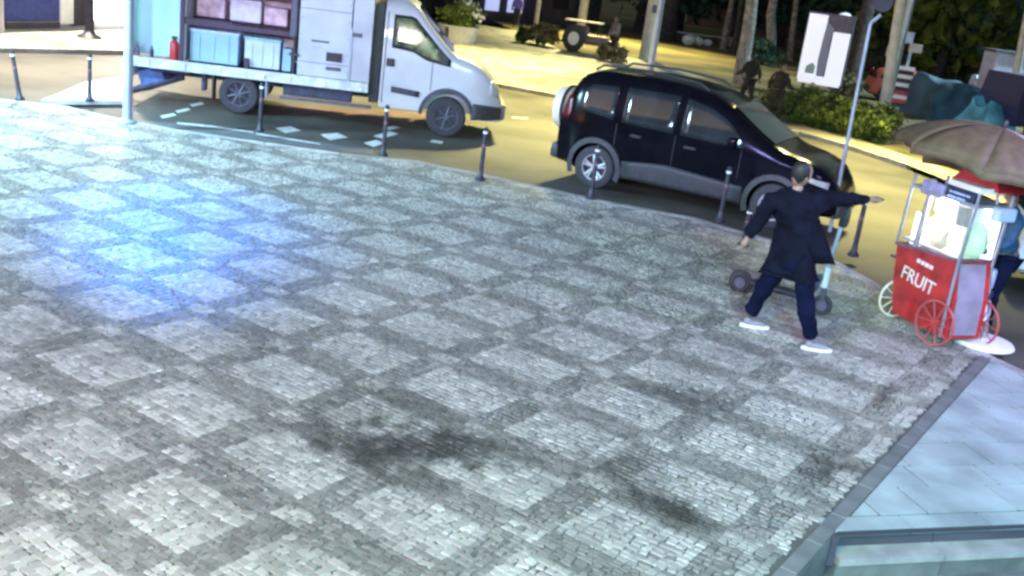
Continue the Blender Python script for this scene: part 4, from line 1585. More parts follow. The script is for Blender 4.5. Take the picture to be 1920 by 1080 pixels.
# the two walkers in front of the hedge
for (px_, py_, hh, lab, tm, lm_, a_) in ((1396, 203, 1.52, 'dark clad walker left of the pair in front of the hedge, beside the pale trunk', M['brown_cloth'], M['brown_cloth'], 2.6),
                                         (1447, 228, 1.50, 'dark clad walker nearest the hedge, elbow out and a pale patch on the chest', M['brown_cloth'], M['brown_cloth'], -0.6)):
    person(lab, G(px_, py_, 0), a_, stand_pose(hh, 0.17, armL=0.3, armR=-0.15), tm, lm_, M['dark_shoe'], M['skin2'], M['hair'], (1, 0, 0), group=None, s=hh / 1.7, bulk=1.35, hands=True)
person('person in violet dress standing by the lit shopfront at the top', G(966, 52, 0), -1.2, stand_pose(1.6, 0.05), M['umb_violet'], M['dark_wall'], M['dark_shoe'], M['skin2'], M['hair'], (1, 0, 0), s=.95, bulk=1.2)
person('man in brown beside the open jeep behind the black car', G(1147, 112, 0), -2.0, stand_pose(1.6, 0.08, armL=.3), M['brown_wall'], M['brown_cloth'], M['dark_shoe'], M['skin2'], M['hair'], (1, 0, 0), s=.95, bulk=1.3)

# ================================================================== STREET FURNITURE
def bollard(px, py, label, tilt=0.0, first=None, h=0.80, base=False):
    p = G(px, py, 0)
    if first is None:
        r_ = thing('bollard', p, 0, label, 'bollard', 'slim bollards along the kerb')
        MB().tube([(0, 0, 0), (0, 0, h - 0.10)], [0.034, 0.030], 12).obj('post', M['dark_metal'], r_, True)
        MB().lathe([(0.001, 0), (0.075, 0), (0.075, 0.03), (0.04, 0.07), (0.034, 0.16), (0.001, 0.16)], seg=16).obj('foot', M['dark_metal'], r_, True)
        MB().tube([(0, 0, h - 0.10), (0, 0, h - 0.07)], 0.036, 12).obj('reflective_band', M['reflector'], r_, True)
        MB().lathe([(0.001, h), (0.022, h - 0.008), (0.036, h - 0.03), (0.036, h - 0.05), (0.02, h - 0.07), (0.001, h - 0.07)], seg=14).obj('cap', M['dark_metal'], r_, True)
        MB().tube([(0, 0, h * 0.62), (0, 0, h * 0.68)], 0.033, 12).obj('reflective_band', M['maroon'], r_, True)
        r_.rotation_euler = (0, tilt, 0)
        return r_
    r_ = dup(first, p, None, label)
    r_.rotation_euler = (0, tilt, rnd.uniform(0, 6))
    return r_


b0 = bollard(718, 292, 'bollard left of the middle gap between truck and car, in front of the truck cab')
bollard(900, 338, 'bollard standing in front of the gap between truck and black car', first=b0)
bollard(1107, 373, 'bollard in front of the black car rear wheel', first=b0)
bollard(1349, 415, 'bollard in front of the black car front door', first=b0)
bollard(487, 247, 'bollard in front of the truck rear wheel', first=b0)
bollard(1599, 480, 'bollard behind the outstretched arm near the scooter', first=b0)
bollard(168, 190, 'bollard in front of the lowered tail lift', first=b0)
bollard(1393, 460, 'bollard just left of the striding man', first=b0).scale = (1, 1, 0.62)
lb = bollard(38, 188, 'leaning bollard at the far left edge of the mosaic', first=b0)
d_ = UR
lb.rotation_euler = (Vector((-UR.x, -UR.y, 0)).cross(Vector((0, 0, 1))).normalized() * -0.16).x, (Vector((-UR.x, -UR.y, 0)).cross(Vector((0, 0, 1))).normalized() * -0.16).y, 0


def pole(name, px, py, top_px, label, cat, m, r0, r1, h, lean=None, extra=None, z=0):
    p = G(px, py, z)
    r_ = thing(name, p, 0, label, cat)
    L_ = Vector(lean) if lean else Vector((0, 0, 0))
    MB().tube([(0, 0, -0.02), L_ * 0.5 + Vector((0, 0, h * 0.5)), L_ + Vector((0, 0, h))], [r0, (r0 + r1) / 2, r1], 14).obj('pole', m, r_, True)
    return r_


p1 = pole('light_pole', 239, 229, 0, 'grey blue steel pole standing left of the truck at the kerb', 'pole', M['galv'], 0.075, 0.06, 6.0)
MB().lathe([(0.001, 0), (0.14, 0), (0.14, 0.02), (0.09, 0.05), (0.001, 0.05)], seg=18).obj('base_plate', M['galv'], p1, True)
p2 = pole('sign_post', 1556, 432, 0, 'thin pale sign post behind the pointing arm, in front of the car bonnet', 'sign post', M['galv'], 0.028, 0.026, 2.95, lean=UR * -0.08)
MB().tube([UR * -0.08 + Vector((0, 0, 2.95)), UR * 0.03 + Vector((0, 0, 3.07))], 0.028, 8).obj('bracket', M['galv'], p2)
sg = MB().lathe([(0.001, -0.006), (0.14, -0.006), (0.14, 0.006), (0.001, 0.006)], (0, 0, 0), 'y', 24).obj('sign_plate', M['dark_wall'], p2)
sg.location = UR * 0.03 + Vector((0, 0, 3.25))
sg.rotation_euler = (0, 0, YAW + 0.9)
for (px_, py_, h_, r_0, lab, lx) in ((1211, 112, 9, .30, 'thick pale concrete pole above the black car rear', 0.0), (1651, 247, 8, .15, 'pale concrete pole standing in the hedge beside the stacked sign panels', -0.6),
                                     (1886, 238, 8, .13, 'greenish concrete pole by the blue tarpaulins near the right edge', -0.6)):
    q_ = pole('utility_pole', px_, py_, 0, lab, 'utility pole', M['concrete'], r_0, r_0 * 0.72, h_, lean=UR * lx)
    if px_ < 1300:
        MB().box(UR * 0.02 + Vector((0, 0, 2.0)) - UF * 0.3, (0.25, 0.05, 0.3), rot=(0, 0, YAW - 1.57)).obj('number_plate', M['rim_grey'], q_)
pole('lamp_post', 168, 70, 0, 'dark grey lamp post with flared foot on the far left pavement', 'lamp post', M['dark_metal'], 0.11, 0.09, 5)
MB().lathe([(0.001, 0), (0.30, 0), (0.26, 0.05), (0.16, 0.10), (0.12, 0.16), (0.001, 0.16)], seg=20).obj('foot', M['dark_metal'], [o for o in bpy.data.objects if o.name.startswith('lamp_post')][0], True)
pole('lamp_post', 1003, 58, 0, 'thin pale post by the bush in front of the brown wall', 'lamp post', M['plaster'], 0.10, 0.09, 4)
pole('lamp_post', 1088, 60, 0, 'white post rising behind the open jeep', 'lamp post', M['plaster'], 0.24, 0.22, 5)
pole('lamp_post', 1868, 152, 0, 'white post in front of the lit shop at the top right', 'lamp post', M['plaster'], 0.16, 0.14, 5)
pole('fence_post', 2, 62, 0, 'pale post at the left edge of the frame beside the blue shutter', 'post', M['plaster'], 0.07, 0.07, 3)

# lit advertising totem
tp = G(1528, 182, 0)
tot = thing('advert_totem', tp, YAW - math.pi / 2 - 0.42, 'tall backlit white advert panel with a grey figure beyond the walkers', 'advert panel')
MB().box((0, 0.12, 1.60), (1.55, 0.16, 2.35), bev=0.03).obj('casing', M['rim_grey'], tot)
MB().box((-0.42, 0.02, 1.60), (0.62, 0.05, 2.2)).obj('light_panel', M['white_led'], tot)
MB().box((0.44, 0.02, 1.35), (0.56, 0.05, 1.7)).obj('light_panel', M['white_led'], tot)
MB().box((0.0, 0.01, 0.56), (1.4, 0.05, 0.28)).obj('light_panel', M['white_led'], tot)
mb = MB()
mb.prism([(-0.12, 0.72), (0.10, 0.72), (0.14, 1.2), (0.10, 1.9), (0.16, 2.3), (-0.10, 2.5), (-0.14, 1.9), (-0.16, 1.2)], 0.04, 'xz', -0.02)
mb.obj('printed_figure', mat('print_grey', (0.26, 0.29, 0.40), 0.6), tot)
MB().prism([(-0.52, 0.75), (-0.22, 0.75), (-0.2, 1.0), (-0.32, 1.12), (-0.5, 0.98)], 0.03, 'xz', -0.03).obj('printed_shape', mat('print_pale_green', (0.35, 0.45, 0.45), 0.6), tot)
MB().tube([(-0.5, 0.12, 0), (-0.5, 0.12, 0.45)], 0.06, 8).obj('leg', M['dark_metal'], tot)
MB().tube([(0.5, 0.12, 0), (0.5, 0.12, 0.45)], 0.06, 8).obj('leg', M['dark_metal'], tot)

# stacked sign panels at the pole
sp_ = thing('panel_sign', G(1682, 205, 0), YAW - math.pi / 2 - 0.3, 'stack of black, white and red panels beside the concrete pole', 'sign')
for k, mm in enumerate(('dark_wall', 'red', 'cart_white', 'red', 'dark_wall', 'cart_white', 'dark_wall', 'cart_white', 'dark_wall', 'cart_white')):
    MB().box((0, 0, 0.14 + k * 0.135), (0.52, 0.10, 0.128), bev=0.01).obj('panel', M[mm], sp_)
MB().box((0.0, 0.10, 1.0), (0.10, 0.06, 2.0)).obj('post', M['galv'], sp_)
kb = thing('junction_box', G(1668, 205, 0) , YAW - 1.9, 'pale meter boxes strapped to the concrete pole', 'meter box')
MB().box((-0.30, -0.1, 1.85), (0.42, 0.2, 0.34), bev=0.02).obj('casing', M['plaster'], kb)
MB().box((0.35, -0.1, 2.05), (0.40, 0.2, 0.26), bev=0.02).obj('casing', M['concrete'], kb)
MB().box((0.05, -0.06, 2.35), (0.36, 0.2, 0.36), bev=0.02).obj('casing', M['galv'], kb)

# ---- kick scooter parked behind the man
a_, b_ = G(1382, 546, 0), G(1537, 590, 0)
sc_dir = (b_ - a_)
sc_len = sc_dir.length
sct = thing('kick_scooter', a_, math.atan2(sc_dir.y, sc_dir.x), 'dark electric kick scooter parked behind the striding man', 'scooter')
for x in (0.02, sc_len):
    w_ = MB().torus((0, 0, 0), 0.085, 0.026, 'y', 28, 8).obj('wheel', M['tyre'], sct, True)
    w_.location = (x, 0, 0.112)
    MB().lathe([(0.001, -0.03), (0.062, -0.03), (0.062, 0.03), (0.001, 0.03)], (0, 0, 0), 'y', 20).obj('hub', M['rim_grey'], w_, True)
MB().torus((0.02, 0, 0.112), 0.128, 0.012, 'y', 26, 6).obj('mudguard', M['black_plastic'], sct, True)
MB().box((sc_len * 0.46, 0, 0.15), (sc_len * 0.62, 0.16, 0.06), bev=0.02).obj('deck', M['black_plastic'], sct, True)
mb = MB()
mb.tube([(sc_len * 0.76, 0, 0.16), (sc_len * 0.88, 0, 0.26), (sc_len * 0.92, 0, 0.42)], 0.03, 8)
mb.tube([(sc_len, 0, 0.11), (sc_len * 0.98, 0, 0.32)], 0.03, 8)
mb.obj('fork', M['rim_grey'], sct, True)
MB().tube([(sc_len * 0.98, 0, 0.30), (sc_len * 0.98, 0, 0.52)], 0.032, 10).obj('stem_highlight', M['reflector'], sct, True)  # white reflection on the stem, put in as a pale tube
MB().tube([(sc_len * 0.98, 0, 0.52), (sc_len * 1.02, 0.06, 1.28)], 0.022, 10).obj('stem', M['galv'], sct, True)
MB().tube([(sc_len * 0.98, -0.16, 1.20), (sc_len * 1.02, -0.02, 1.28), (sc_len * 1.06, 0.12, 1.29), (sc_len * 1.14, 0.26, 1.20)], 0.020, 8).obj('handlebar', M['black_plastic'], sct, True)
MB().box((sc_len * 1.02, 0.05, 1.08), (0.09, 0.12, 0.24), bev=0.03).obj('front_bag', M['black_plastic'], sct, True)

# ================================================================== POPCORN CART
c0, c1 = G(1680, 607, 0), G(1775, 657, 0)
ca = math.atan2((c1 - c0).y, (c1 - c0).x)
CW = 0.80
cart = thing('snack_cart', c0, ca, 'red snack cart with a bright glass case, lettered front and spoked wheels', 'cart')
CD = 0.44
bl, br_ = -0.22, 0.66          # left and right at the top of the base
MB().prism([(-0.10, 0.10), (0.70, 0.10), (0.68, 0.50), (0.60, 0.88), (-0.26, 0.80), (-0.20, 0.45)], CD, 'xz', 0.0).obj('base_box', M['cart_red'], cart)
MB().prism([(-0.27, 0.80), (0.61, 0.88), (0.61, 0.91), (-0.28, 0.83)], CD + 0.04, 'xz', -0.02).obj('counter', M['maroon'], cart)
MB().prism([(0.612, 0.86), (0.692, 0.5), (0.712, 0.14), (0.702, 0.14), (0.682, 0.5), (0.602, 0.86)], CD - 0.10, 'xz', 0.03).obj('side_cloth', mat('lilac_cloth', (0.24, 0.20, 0.26), 0.7, var=0.15, vscale=6), cart)
# lit case with lining, popcorn heap and posts
zc0, zc1 = 0.86, 1.44
MB().box((0.17, CD - 0.02, 1.15), (0.84, 0.03, 0.60)).obj('case_back', M['cart_lit'], cart)
MB().box((0.17, CD / 2, 0.89), (0.82, CD - 0.06, 0.03)).obj('case_floor', M['cart_white'], cart)
MB().blob((0.20, CD / 2 + 0.01, 0.97), (0.33, 0.15, 0.28), 3, 0.35, 3).obj('popcorn_heap', M['popcorn'], cart)
gl_ = bpy.data.materials.new('clear_glass')
gl_.use_nodes = True
gb = gl_.node_tree.nodes['Principled BSDF']
gb.inputs['Transmission Weight'].default_value = 1
gb.inputs['Roughness'].default_value = 0.02
gb.inputs['IOR'].default_value = 1.02
gb.inputs['Base Color'].default_value = (0.97, 1, 0.98, 1)
M['clear'] = gl_
MB().prism([(-0.24, 0.85), (0.58, 0.90), (0.60, 1.44), (-0.24, 1.42)], 0.006, 'xz', 0.004).obj('front_pane', M['clear'], cart)
MB().box((0.17, 0.28, 1.30), (0.50, 0.24, 0.16), bev=0.04).obj('kettle', M['alu'], cart)
MB().box((0.30, 0.10, 1.05), (0.34, 0.01, 0.30)).obj('white_card', M['cart_lit'], cart)
MB().box((-0.10, 0.08, 1.02), (0.16, 0.01, 0.34)).obj('white_card', M['cart_lit'], cart)
for x, y_ in ((-0.27, 0.0), (0.62, 0.0), (-0.27, CD), (0.62, CD), (-0.02, 0.02)):
    MB().tube([(x, y_, 0.84), (x + 0.03, y_, 1.58)], 0.016 if x != -0.02 else 0.03, 8).obj('case_post', M['steel'], cart, True)
MB().tube([(0.64, -0.02, 0.10), (0.63, -0.02, 0.9), (0.66, -0.01, 1.5)], 0.017, 8).obj('corner_rail', M['steel'], cart, True)
o = bpy.data.objects.new('case_light', lamp_data('POINT', (1.0, 0.97, 0.94), 42, 0.10))
COL.objects.link(o)
o.parent = cart
o.location = (0.17, 0.12, 1.36)
MB().tube([(-0.05, 0.12, 1.425), (0.40, 0.12, 1.425)], 0.012, 8).obj('light_tube', M['cart_lit'], cart)
# top: dark lettered board, violet box, white tray, red hood
MB().box((0.42, 0.02, 1.50), (0.36, 0.05, 0.13), bev=0.01).obj('top_board', M['sign_dark'], cart)
MB().box((0.02, 0.03, 1.48), (0.30, 0.06, 0.15), bev=0.02).obj('top_board', mat('violet_grey', (0.28, 0.23, 0.40), 0.5, var=0.15), cart)
MB().box((0.20, CD / 2, 1.455), (0.90, CD + 0.04, 0.03)).obj('roof_plate', M['steel'], cart)
MB().box((0.38, 0.22, 1.60), (0.44, 0.34, 0.06), bev=0.01).obj('tray', M['cart_white'], cart)
MB().prism([(0.02, 1.60), (0.66, 1.60), (0.60, 1.72), (0.14, 1.72)], 0.34, 'xz', 0.22).obj('hood', M['red'], cart)
MB().box((0.70, 0.32, 1.40), (0.10, 0.26, 0.14), bev=0.03).obj('side_tray', M['lilac_plastic'], cart)
# handle on the left
MB().tube([(-0.20, 0.2, 0.58), (-0.42, 0.2, 0.60), (-0.46, 0.35, 0.60)], 0.02, 8).obj('push_handle', M['maroon'], cart)
MB().box((-0.40, 0.3, 0.60), (0.28, 0.2, 0.03), bev=0.01).obj('side_shelf', M['maroon'], cart)
# lettering
def text(body, size, parent, loc, rot, m, name='lettering', ext=0.004, sx=1.0):
    cu = bpy.data.curves.new('t', 'FONT')
    cu.body = body
    cu.size = size
    cu.extrude = ext
    o_ = bpy.data.objects.new('t', cu)
    COL.objects.link(o_)
    dg = bpy.context.evaluated_depsgraph_get()
    me = bpy.data.meshes.new_from_object(o_.evaluated_get(dg))
    bpy.data.objects.remove(o_)
    me.transform(Matrix.Scale(sx, 4, (1, 0, 0)))
    me.materials.clear()
    o2 = link(name, me, m, parent)
    o2.location = loc
    o2.rotation_euler = rot
    return o2


text('FRUIT', 0.20, cart, (-0.10, -0.008, 0.50), (math.pi / 2, 0.10, 0), M['letter'], sx=0.95)
for k in range(4):
    MB().box((0.10 + k * 0.062, -0.006, 0.735 - k * 0.004), (0.045, 0.008, 0.040)).obj('lettering', M['letter'], cart)
for k in range(9):
    MB().box((0.29 + (k % 5) * 0.058, -0.008, 1.525 if k < 5 else 1.48), (0.038 + 0.012 * (k % 3), 0.006, 0.018)).obj('lettering', M['lilac_plastic'], cart)
# spoked wheels
def spoke_wheel(loc, r_, axis_rot, m, hub):
    w_ = MB().torus((0, 0, 0), r_, 0.013, 'y', 32, 8).obj('wheel', m, cart, True)
    w_.location = loc
    w_.rotation_euler = (0, 0, axis_rot)
    mb = MB()
    for k in range(10):
        a = 2 * math.pi * k / 10
        mb.tube([(0, 0, 0), (math.cos(a) * r_, 0, math.sin(a) * r_)], 0.006, 6)
    mb.obj('spokes', m, w_, True)
    MB().lathe([(0.001, -0.035), (0.035, -0.03), (0.035, 0.03), (0.001, 0.035)], (0, 0, 0), 'y', 14).obj('hub', hub, w_, True)


pinkm = mat('wheel_red', (0.36, 0.07, 0.06), 0.4, var=0.1)
spoke_wheel((0.60, -0.09, 0.235), 0.225, 0.15, pinkm, M['red'])
spoke_wheel((0.60, CD + 0.08, 0.235), 0.225, 0.0, pinkm, M['red'])
spoke_wheel((-0.20, 0.12, 0.22), 0.205, 1.42, M['popcorn'], M['cart_white'])

# things hanging at / standing by the cart's right side
def at_px(px, py, back, anchor_px):
    return PP(px, py, back, anchor=G(*anchor_px, 0))


ax = (1800, 655)
bg = thing('white_sack', G(1812, 636, 0) + Vector((0, 0, 0.26)), 0, 'white plastic sack leaning against the right side of the cart', 'sack')
MB().blob((0, 0, 0), (0.15, 0.13, 0.27), 3, 0.22, 5).obj('sack', M['white_bag'], bg, True)
MB().blob((0.02, 0.01, 0.28), (0.05, 0.04, 0.05), 2, 0.3, 8).obj('tied_top', M['white_bag'], bg, True)
gb_ = thing('green_bag', at_px(1826, 452, 0.22, ax), 0, 'pale green bag hanging from the cart beside the vendor', 'bag')
MB().blob((0, 0, 0), (0.13, 0.10, 0.20), 3, 0.18, 2).obj('bag', M['hi_vis'], gb_, True)
MB().tube([(-0.06, 0, 0.17), (0, 0, 0.30), (0.06, 0, 0.17)], 0.01, 6).obj('strap', M['white_bag'], gb_)
wb_ = thing('white_tub', at_px(1814, 405, 0.3, ax), 0, 'white bucket on the side tray of the cart', 'bucket')
MB().lathe([(0.001, -.1), (0.11, -.1), (0.13, .1), (0.12, .1), (0.10, -.08), (0.001, -.08)], seg=20).obj('bucket', M['cart_white'], wb_, True)
bb = thing('blue_bin', at_px(1842, 515, 0.45, ax), 0, 'pale blue bin between the sack and the vendor', 'bin')
MB().box((0, 0, -0.02), (0.26, 0.24, 0.22), bev=0.03).obj('bin', M['lilac_plastic'], bb, True)
MB().box((0.0, 0, -0.18), (0.30, 0.26, 0.08), bev=0.02).obj('stand', M['sign_dark'], bb, True)
wp = thing('umbrella_stand', G(1840, 645, 0), 0, 'round white umbrella base under the vendor boots', 'umbrella base')
MB().lathe([(0.001, 0), (0.30, 0), (0.32, 0.02), (0.30, 0.05), (0.08, 0.075), (0.001, 0.075)], seg=36).obj('base', M['cart_white'], wp, True)
MB().tube([(0, 0, 0.06), (0, 0, 0.22)], 0.03, 12).obj('socket', M['steel'], wp, True)

# ---- umbrella over the cart
ua = at_px(1882, 240, 0.35, ax)          # apex
ub = G(1840, 645, 0) + Vector((0, 0, 0.2))
umb = thing('umbrella', ub, 0, 'big dark, beige and violet sun umbrella over the cart', 'umbrella')
apex = ua - ub
axis = (Vector((0, 0, 1)) + UR * 0.16 - UF * 0.02).normalized()
hub_ = apex
MB().tube([(0, 0, 0), apex * 0.5, apex], 0.016, 10).obj('pole', M['steel'], umb, True)
u_ = axis.cross(UF).normalized()
v_ = axis.cross(u_).normalized()
NG = 8
RU = 0.95
cols = ['umb_dark', 'umb_dark', 'umb_beige', 'umb_rose', 'umb_violet', 'umb_rose', 'umb_dark', 'umb_beige']


def upt(a, q, sag=0.0):
    r_ = RU * math.sin(q * 1.12) / math.sin(1.12)
    h_ = -0.38 * (1 - math.cos(q * 1.25)) / (1 - math.cos(1.25))
    return hub_ + (u_ * math.cos(a) + v_ * math.sin(a)) * (r_ - sag * q) + axis * h_


UPH = 0.35
for k in range(NG):
    a0, a1 = 2 * math.pi * k / NG + UPH, 2 * math.pi * (k + 1) / NG + UPH
    P_ = []
    for i in range(9):
        q = i / 8
        row = []
        for j_ in range(6):
            w = j_ / 5
            A, B = upt(a0, q), upt(a1, q)
            p = A.lerp(B, w)
            p += axis * 0.035 * math.sin(math.pi * w) * q - (p - hub_).normalized() * 0.02 * math.sin(math.pi * w) * q
            row.append(p)
        P_.append(row)
    midd = (upt((a0 + a1) / 2, 1) - hub_)
    to_r = midd.normalized().dot(UR)
    to_f = midd.normalized().dot(UF)
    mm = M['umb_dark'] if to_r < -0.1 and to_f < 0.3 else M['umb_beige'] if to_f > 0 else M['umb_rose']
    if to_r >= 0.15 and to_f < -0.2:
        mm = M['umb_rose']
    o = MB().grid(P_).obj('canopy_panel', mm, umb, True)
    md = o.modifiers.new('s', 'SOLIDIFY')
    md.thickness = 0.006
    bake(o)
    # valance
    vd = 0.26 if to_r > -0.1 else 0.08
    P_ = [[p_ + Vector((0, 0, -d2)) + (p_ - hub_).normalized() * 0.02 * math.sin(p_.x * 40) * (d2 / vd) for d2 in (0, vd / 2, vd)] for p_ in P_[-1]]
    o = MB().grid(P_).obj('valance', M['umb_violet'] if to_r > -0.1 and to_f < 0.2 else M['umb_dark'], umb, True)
    md = o.modifiers.new('s', 'SOLIDIFY')
    md.thickness = 0.005
    bake(o)
    MB().tube([upt(a0, 0.05) - axis * 0.01, upt(a0, 0.5) - axis * 0.012, upt(a0, 1) - axis * 0.012], 0.006, 6).obj('rib', M['steel'], umb)
MB().blob(apex + axis * 0.04, (0.03, 0.03, 0.05), 2).obj('finial', M['dark_metal'], umb, True)

# ================================================================== BACKGROUND
def crown(parent, c, r_, n_, m, seed, size=0.16, name='crown', gaps=0.25, zs=1.0):
    R_ = np.random.RandomState(seed)
    V, F = [], []
    cl = R_.normal(size=(max(6, int(n_ / 60)), 3))
    cl /= np.linalg.norm(cl, axis=1)[:, None]
    cl *= (R_.rand(len(cl), 1) ** 0.5) * np.array(r_) * 0.85
    pick = R_.randint(0, len(cl), n_)
    P_ = cl[pick] + R_.normal(size=(n_, 3)) * np.array(r_) * 0.17
    nn = R_.normal(size=(n_, 3))
    nn /= np.linalg.norm(nn, axis=1)[:, None]
    tt = np.cross(nn, R_.normal(size=(n_, 3)))
    tt /= np.linalg.norm(tt, axis=1)[:, None]
    bb_ = np.cross(nn, tt)
    sz = size * (0.6 + 0.8 * R_.rand(n_, 1))
    a = P_ - tt * sz - bb_ * sz * 0.45
    b2 = P_ + tt * sz * 0.1 - bb_ * sz * 0.6
    c2 = P_ + tt * sz
    d2 = P_ + bb_ * sz * 0.6
    V = np.stack([a, b2, c2, d2], 1).reshape(-1, 3) + np.array(c)
    F = np.arange(n_ * 4).reshape(-1, 4)
    me = bpy.data.meshes.new(name)
    me.from_pydata(V.tolist(), [], F.tolist())
    return link(name, me, m, parent)


def tree(px, py, h, r0, lab, tm, lm_, seed, cr=(2.4, 2.4, 2.0), ch=None, lean=0.0, n_=2600, low=False, leaf=.2, wx=None):
    p = Vector(wx) if wx else G(px, py, 0)
    t_ = thing('tree', p, 0, lab, 'tree')
    R_ = random.Random(seed)
    pts = [Vector((0, 0, -0.1))]
    for k in range(1, 6):
        pts.append(Vector((0, 0, h * k / 5)) + UR * lean * k / 5 + Vector((R_.uniform(-.06, .06), R_.uniform(-.06, .06), 0)))
    mb = MB().tube(pts, [r0 * 1.25, r0, r0 * .9, r0 * .8, r0 * .7, r0 * .5], 10)
    mb.obj('trunk', tm, t_, True)
    for k in range(4):
        a = R_.uniform(0, 6.28)
        s_ = pts[3 + k % 2]
        MB().tube([s_, s_ + Vector((math.cos(a) * cr[0] * .3, math.sin(a) * cr[0] * .3, cr[2] * .4)), s_ + Vector((math.cos(a) * cr[0] * .7, math.sin(a) * cr[0] * .7, cr[2] * .7))], [r0 * .4, r0 * .25, r0 * .1], 6).obj('branch', tm, t_)
    crown(t_, pts[-1] + Vector((0, 0, (ch or cr[2] * .5))), cr, n_, lm_, seed, leaf)
    return t_


tree(1389, 158, 5.2, 0.24, 'pale tree trunk directly behind the left walker', M['bark'], M['leaf_dark'], 1, lean=-0.3)
tree(1440, 118, 5.5, 0.24, 'mauve grey tree trunk between the walkers and further back', M['bark'], M['leaf_dark'], 2, lean=-0.6)
tree(1481, 114, 5.5, 0.16, 'slender green grey tree trunk left of the lit advert', M['bark'], M['leaf_dark'], 3, lean=-0.5)
tree(1246, 74, 6.0, 0.55, 'broad dark tree trunk just right of the thick concrete pole', M['bark_dark'], M['leaf_dark'], 4, cr=(4, 4, 3))
tree(1354, 92, 5.6, 0.16, 'thin grey tree trunk in the dark park, left of the pale trunk', M['bark'], M['leaf_dark'], 5)
tree(1373, 100, 5.6, 0.14, 'thin dark tree trunk touching the pale trunk in the park', M['bark_dark'], M['leaf_dark'], 6)
tree(1596, 160, 6.0, 0.30, 'dark tree trunk behind the thin sign post', M['bark_dark'], M['leaf_dark'], 7, cr=(2.2, 2.2, 2.2))
labs = ['large dark tree far beyond the cobbled strip', 'dark tree mass behind the thick concrete pole', 'dark park tree above the low bench', 'dark tree behind the row of thin trunks',
        'dark tree behind the lit advert', 'green tree above the red car', 'dark green tree behind the blue tarpaulins', 'tall dark tree right of the concrete pole', 'dark tree by the violet shop']
for k, (px_, dep, lab) in enumerate(zip((1120, 1190, 1290, 1370, 1560, 1660, 1740, 1800, 1700), (66, 70, 74, 70, 62, 56, 58, 64, 80), labs)):
    d = (R2 * ((px_ - 960) / FPX) + _f)
    d.z = 0
    d.normalize()
    p = Vector((CAM.x, CAM.y, 0)) + d * dep
    tree(0, 0, 3.2, 0.3, lab, M['bark_dark'], M['leaf_dark'] if k not in (5,) else M['leaf_mid'], 20 + k, cr=(4.6, 4.6, 3.4), ch=1.2, n_=4200, leaf=.34, wx=(p.x, p.y, 0))


def shrub(px, py, r_, lab, m, seed, n_=1500, leaf=0.10, cat='bush', name='bush', grp=None, wx=None):
    p = Vector(wx) if wx else G(px, py, 0)
    t_ = thing(name, p, 0, lab, cat, grp)
    crown(t_, (0, 0, r_[2] * 0.75), r_, n_, m, seed, leaf, 'foliage')
    mb = MB()
    R_ = random.Random(seed)
    for k in range(5):
        mb.tube([(R_.uniform(-.2, .2) * r_[0], R_.uniform(-.2, .2) * r_[1], 0), (R_.uniform(-.6, .6) * r_[0], R_.uniform(-.6, .6) * r_[1], r_[2])], [0.03, 0.01], 5)
    mb.obj('stem', M['bark_dark'], t_)
    return t_


# hedge between the walkers and the concrete pole: seven bushes grown together
h0, h1 = G(1512, 234, 0), G(1655, 272, 0)
HL = ['hedge bush at the left end, right behind the walkers', 'second hedge bush from the walkers', 'hedge bush below the lit advert', 'hedge bush left of the thin sign post', 'hedge bush right of the thin sign post', 'hedge bush below the red car', 'hedge bush at the right end by the concrete pole']
for k in range(7):
    p = h0.lerp(h1, k / 6.0) + UF * (0.5 + 0.3 * (k % 2))
    shrub(0, 0, (0.62, 0.75, 0.52), HL[k], M['leaf_hedge'] if k % 3 else M['leaf_mid'], 50 + k, 2200, 0.055, 'hedge', 'hedge_bush', 'hedge bushes in front of the lit advert', wx=(p.x, p.y, 0))
for k in range(5):
    p = h0.lerp(h1, k / 4.0) + UF * 2.6
    shrub(0, 0, (0.9, 1.1, 0.4), ['low lit bush behind the left end of the hedge', 'low lit bush behind the second hedge bush', 'low lit bush behind the middle of the hedge', 'low lit bush behind the hedge near the red car', 'low lit bush behind the right end of the hedge'][k], M['leaf_hedge'], 70 + k, 1800, 0.06, 'bush', 'bush', wx=(p.x, p.y, 0))
shrub(1012, 84, (0.95, 0.6, 0.55), 'brownish bush left of the open jeep', M['leaf_dry'], 80, 1500, 0.09)
shrub(978, 80, (0.3, 0.3, 0.4), 'small green bush at the left foot of the brownish bush', M['leaf_mid'], 81, 600, 0.08)
shrub(1130, 112, (0.45, 0.4, 0.42), 'pale flowering bush behind the black car roof', M['leaf_dry'], 82, 900, 0.07)
shrub(1160, 118, (0.40, 0.4, 0.34), 'brown planter bush behind the black car roof, next to the thick pole', M['leaf_dry'], 83, 900, 0.07)
shrub(1760, 150, (1.6, 1.4, 1.1), 'light green shrub behind the dark blue tarpaulin', M['leaf_mid'], 84, 2400, 0.12)
shrub(1580, 176, (0.7, 0.5, 0.55), 'dry shrub right below the lit advert', M['leaf_dry'], 85, 900, 0.08)
shrub(1425, 120, (1.0, 0.9, 0.7), 'dark green shrub behind the two walkers', M['leaf_dark'], 86, 1500, 0.1)
# flowering planter behind the truck's windscreen
pl = thing('planter', G(858, 78, 0), 0, 'pale planter full of yellow green plants behind the truck windscreen', 'planter')
MB().lathe([(0.001, 0), (0.62, 0), (0.78, 0.6), (0.72, 0.6), (0.60, 0.1), (0.001, 0.1)], seg=24).obj('pot', M['plaster'], pl, True)
crown(pl, (0, 0, 1.0), (0.85, 0.8, 0.6), 1800, M['leaf_hedge'], 90, 0.08, 'plants')
crown(pl, (0.1, 0, 1.1), (0.9, 0.8, 0.5), 500, M['white_bag'], 91, 0.06, 'blossoms')

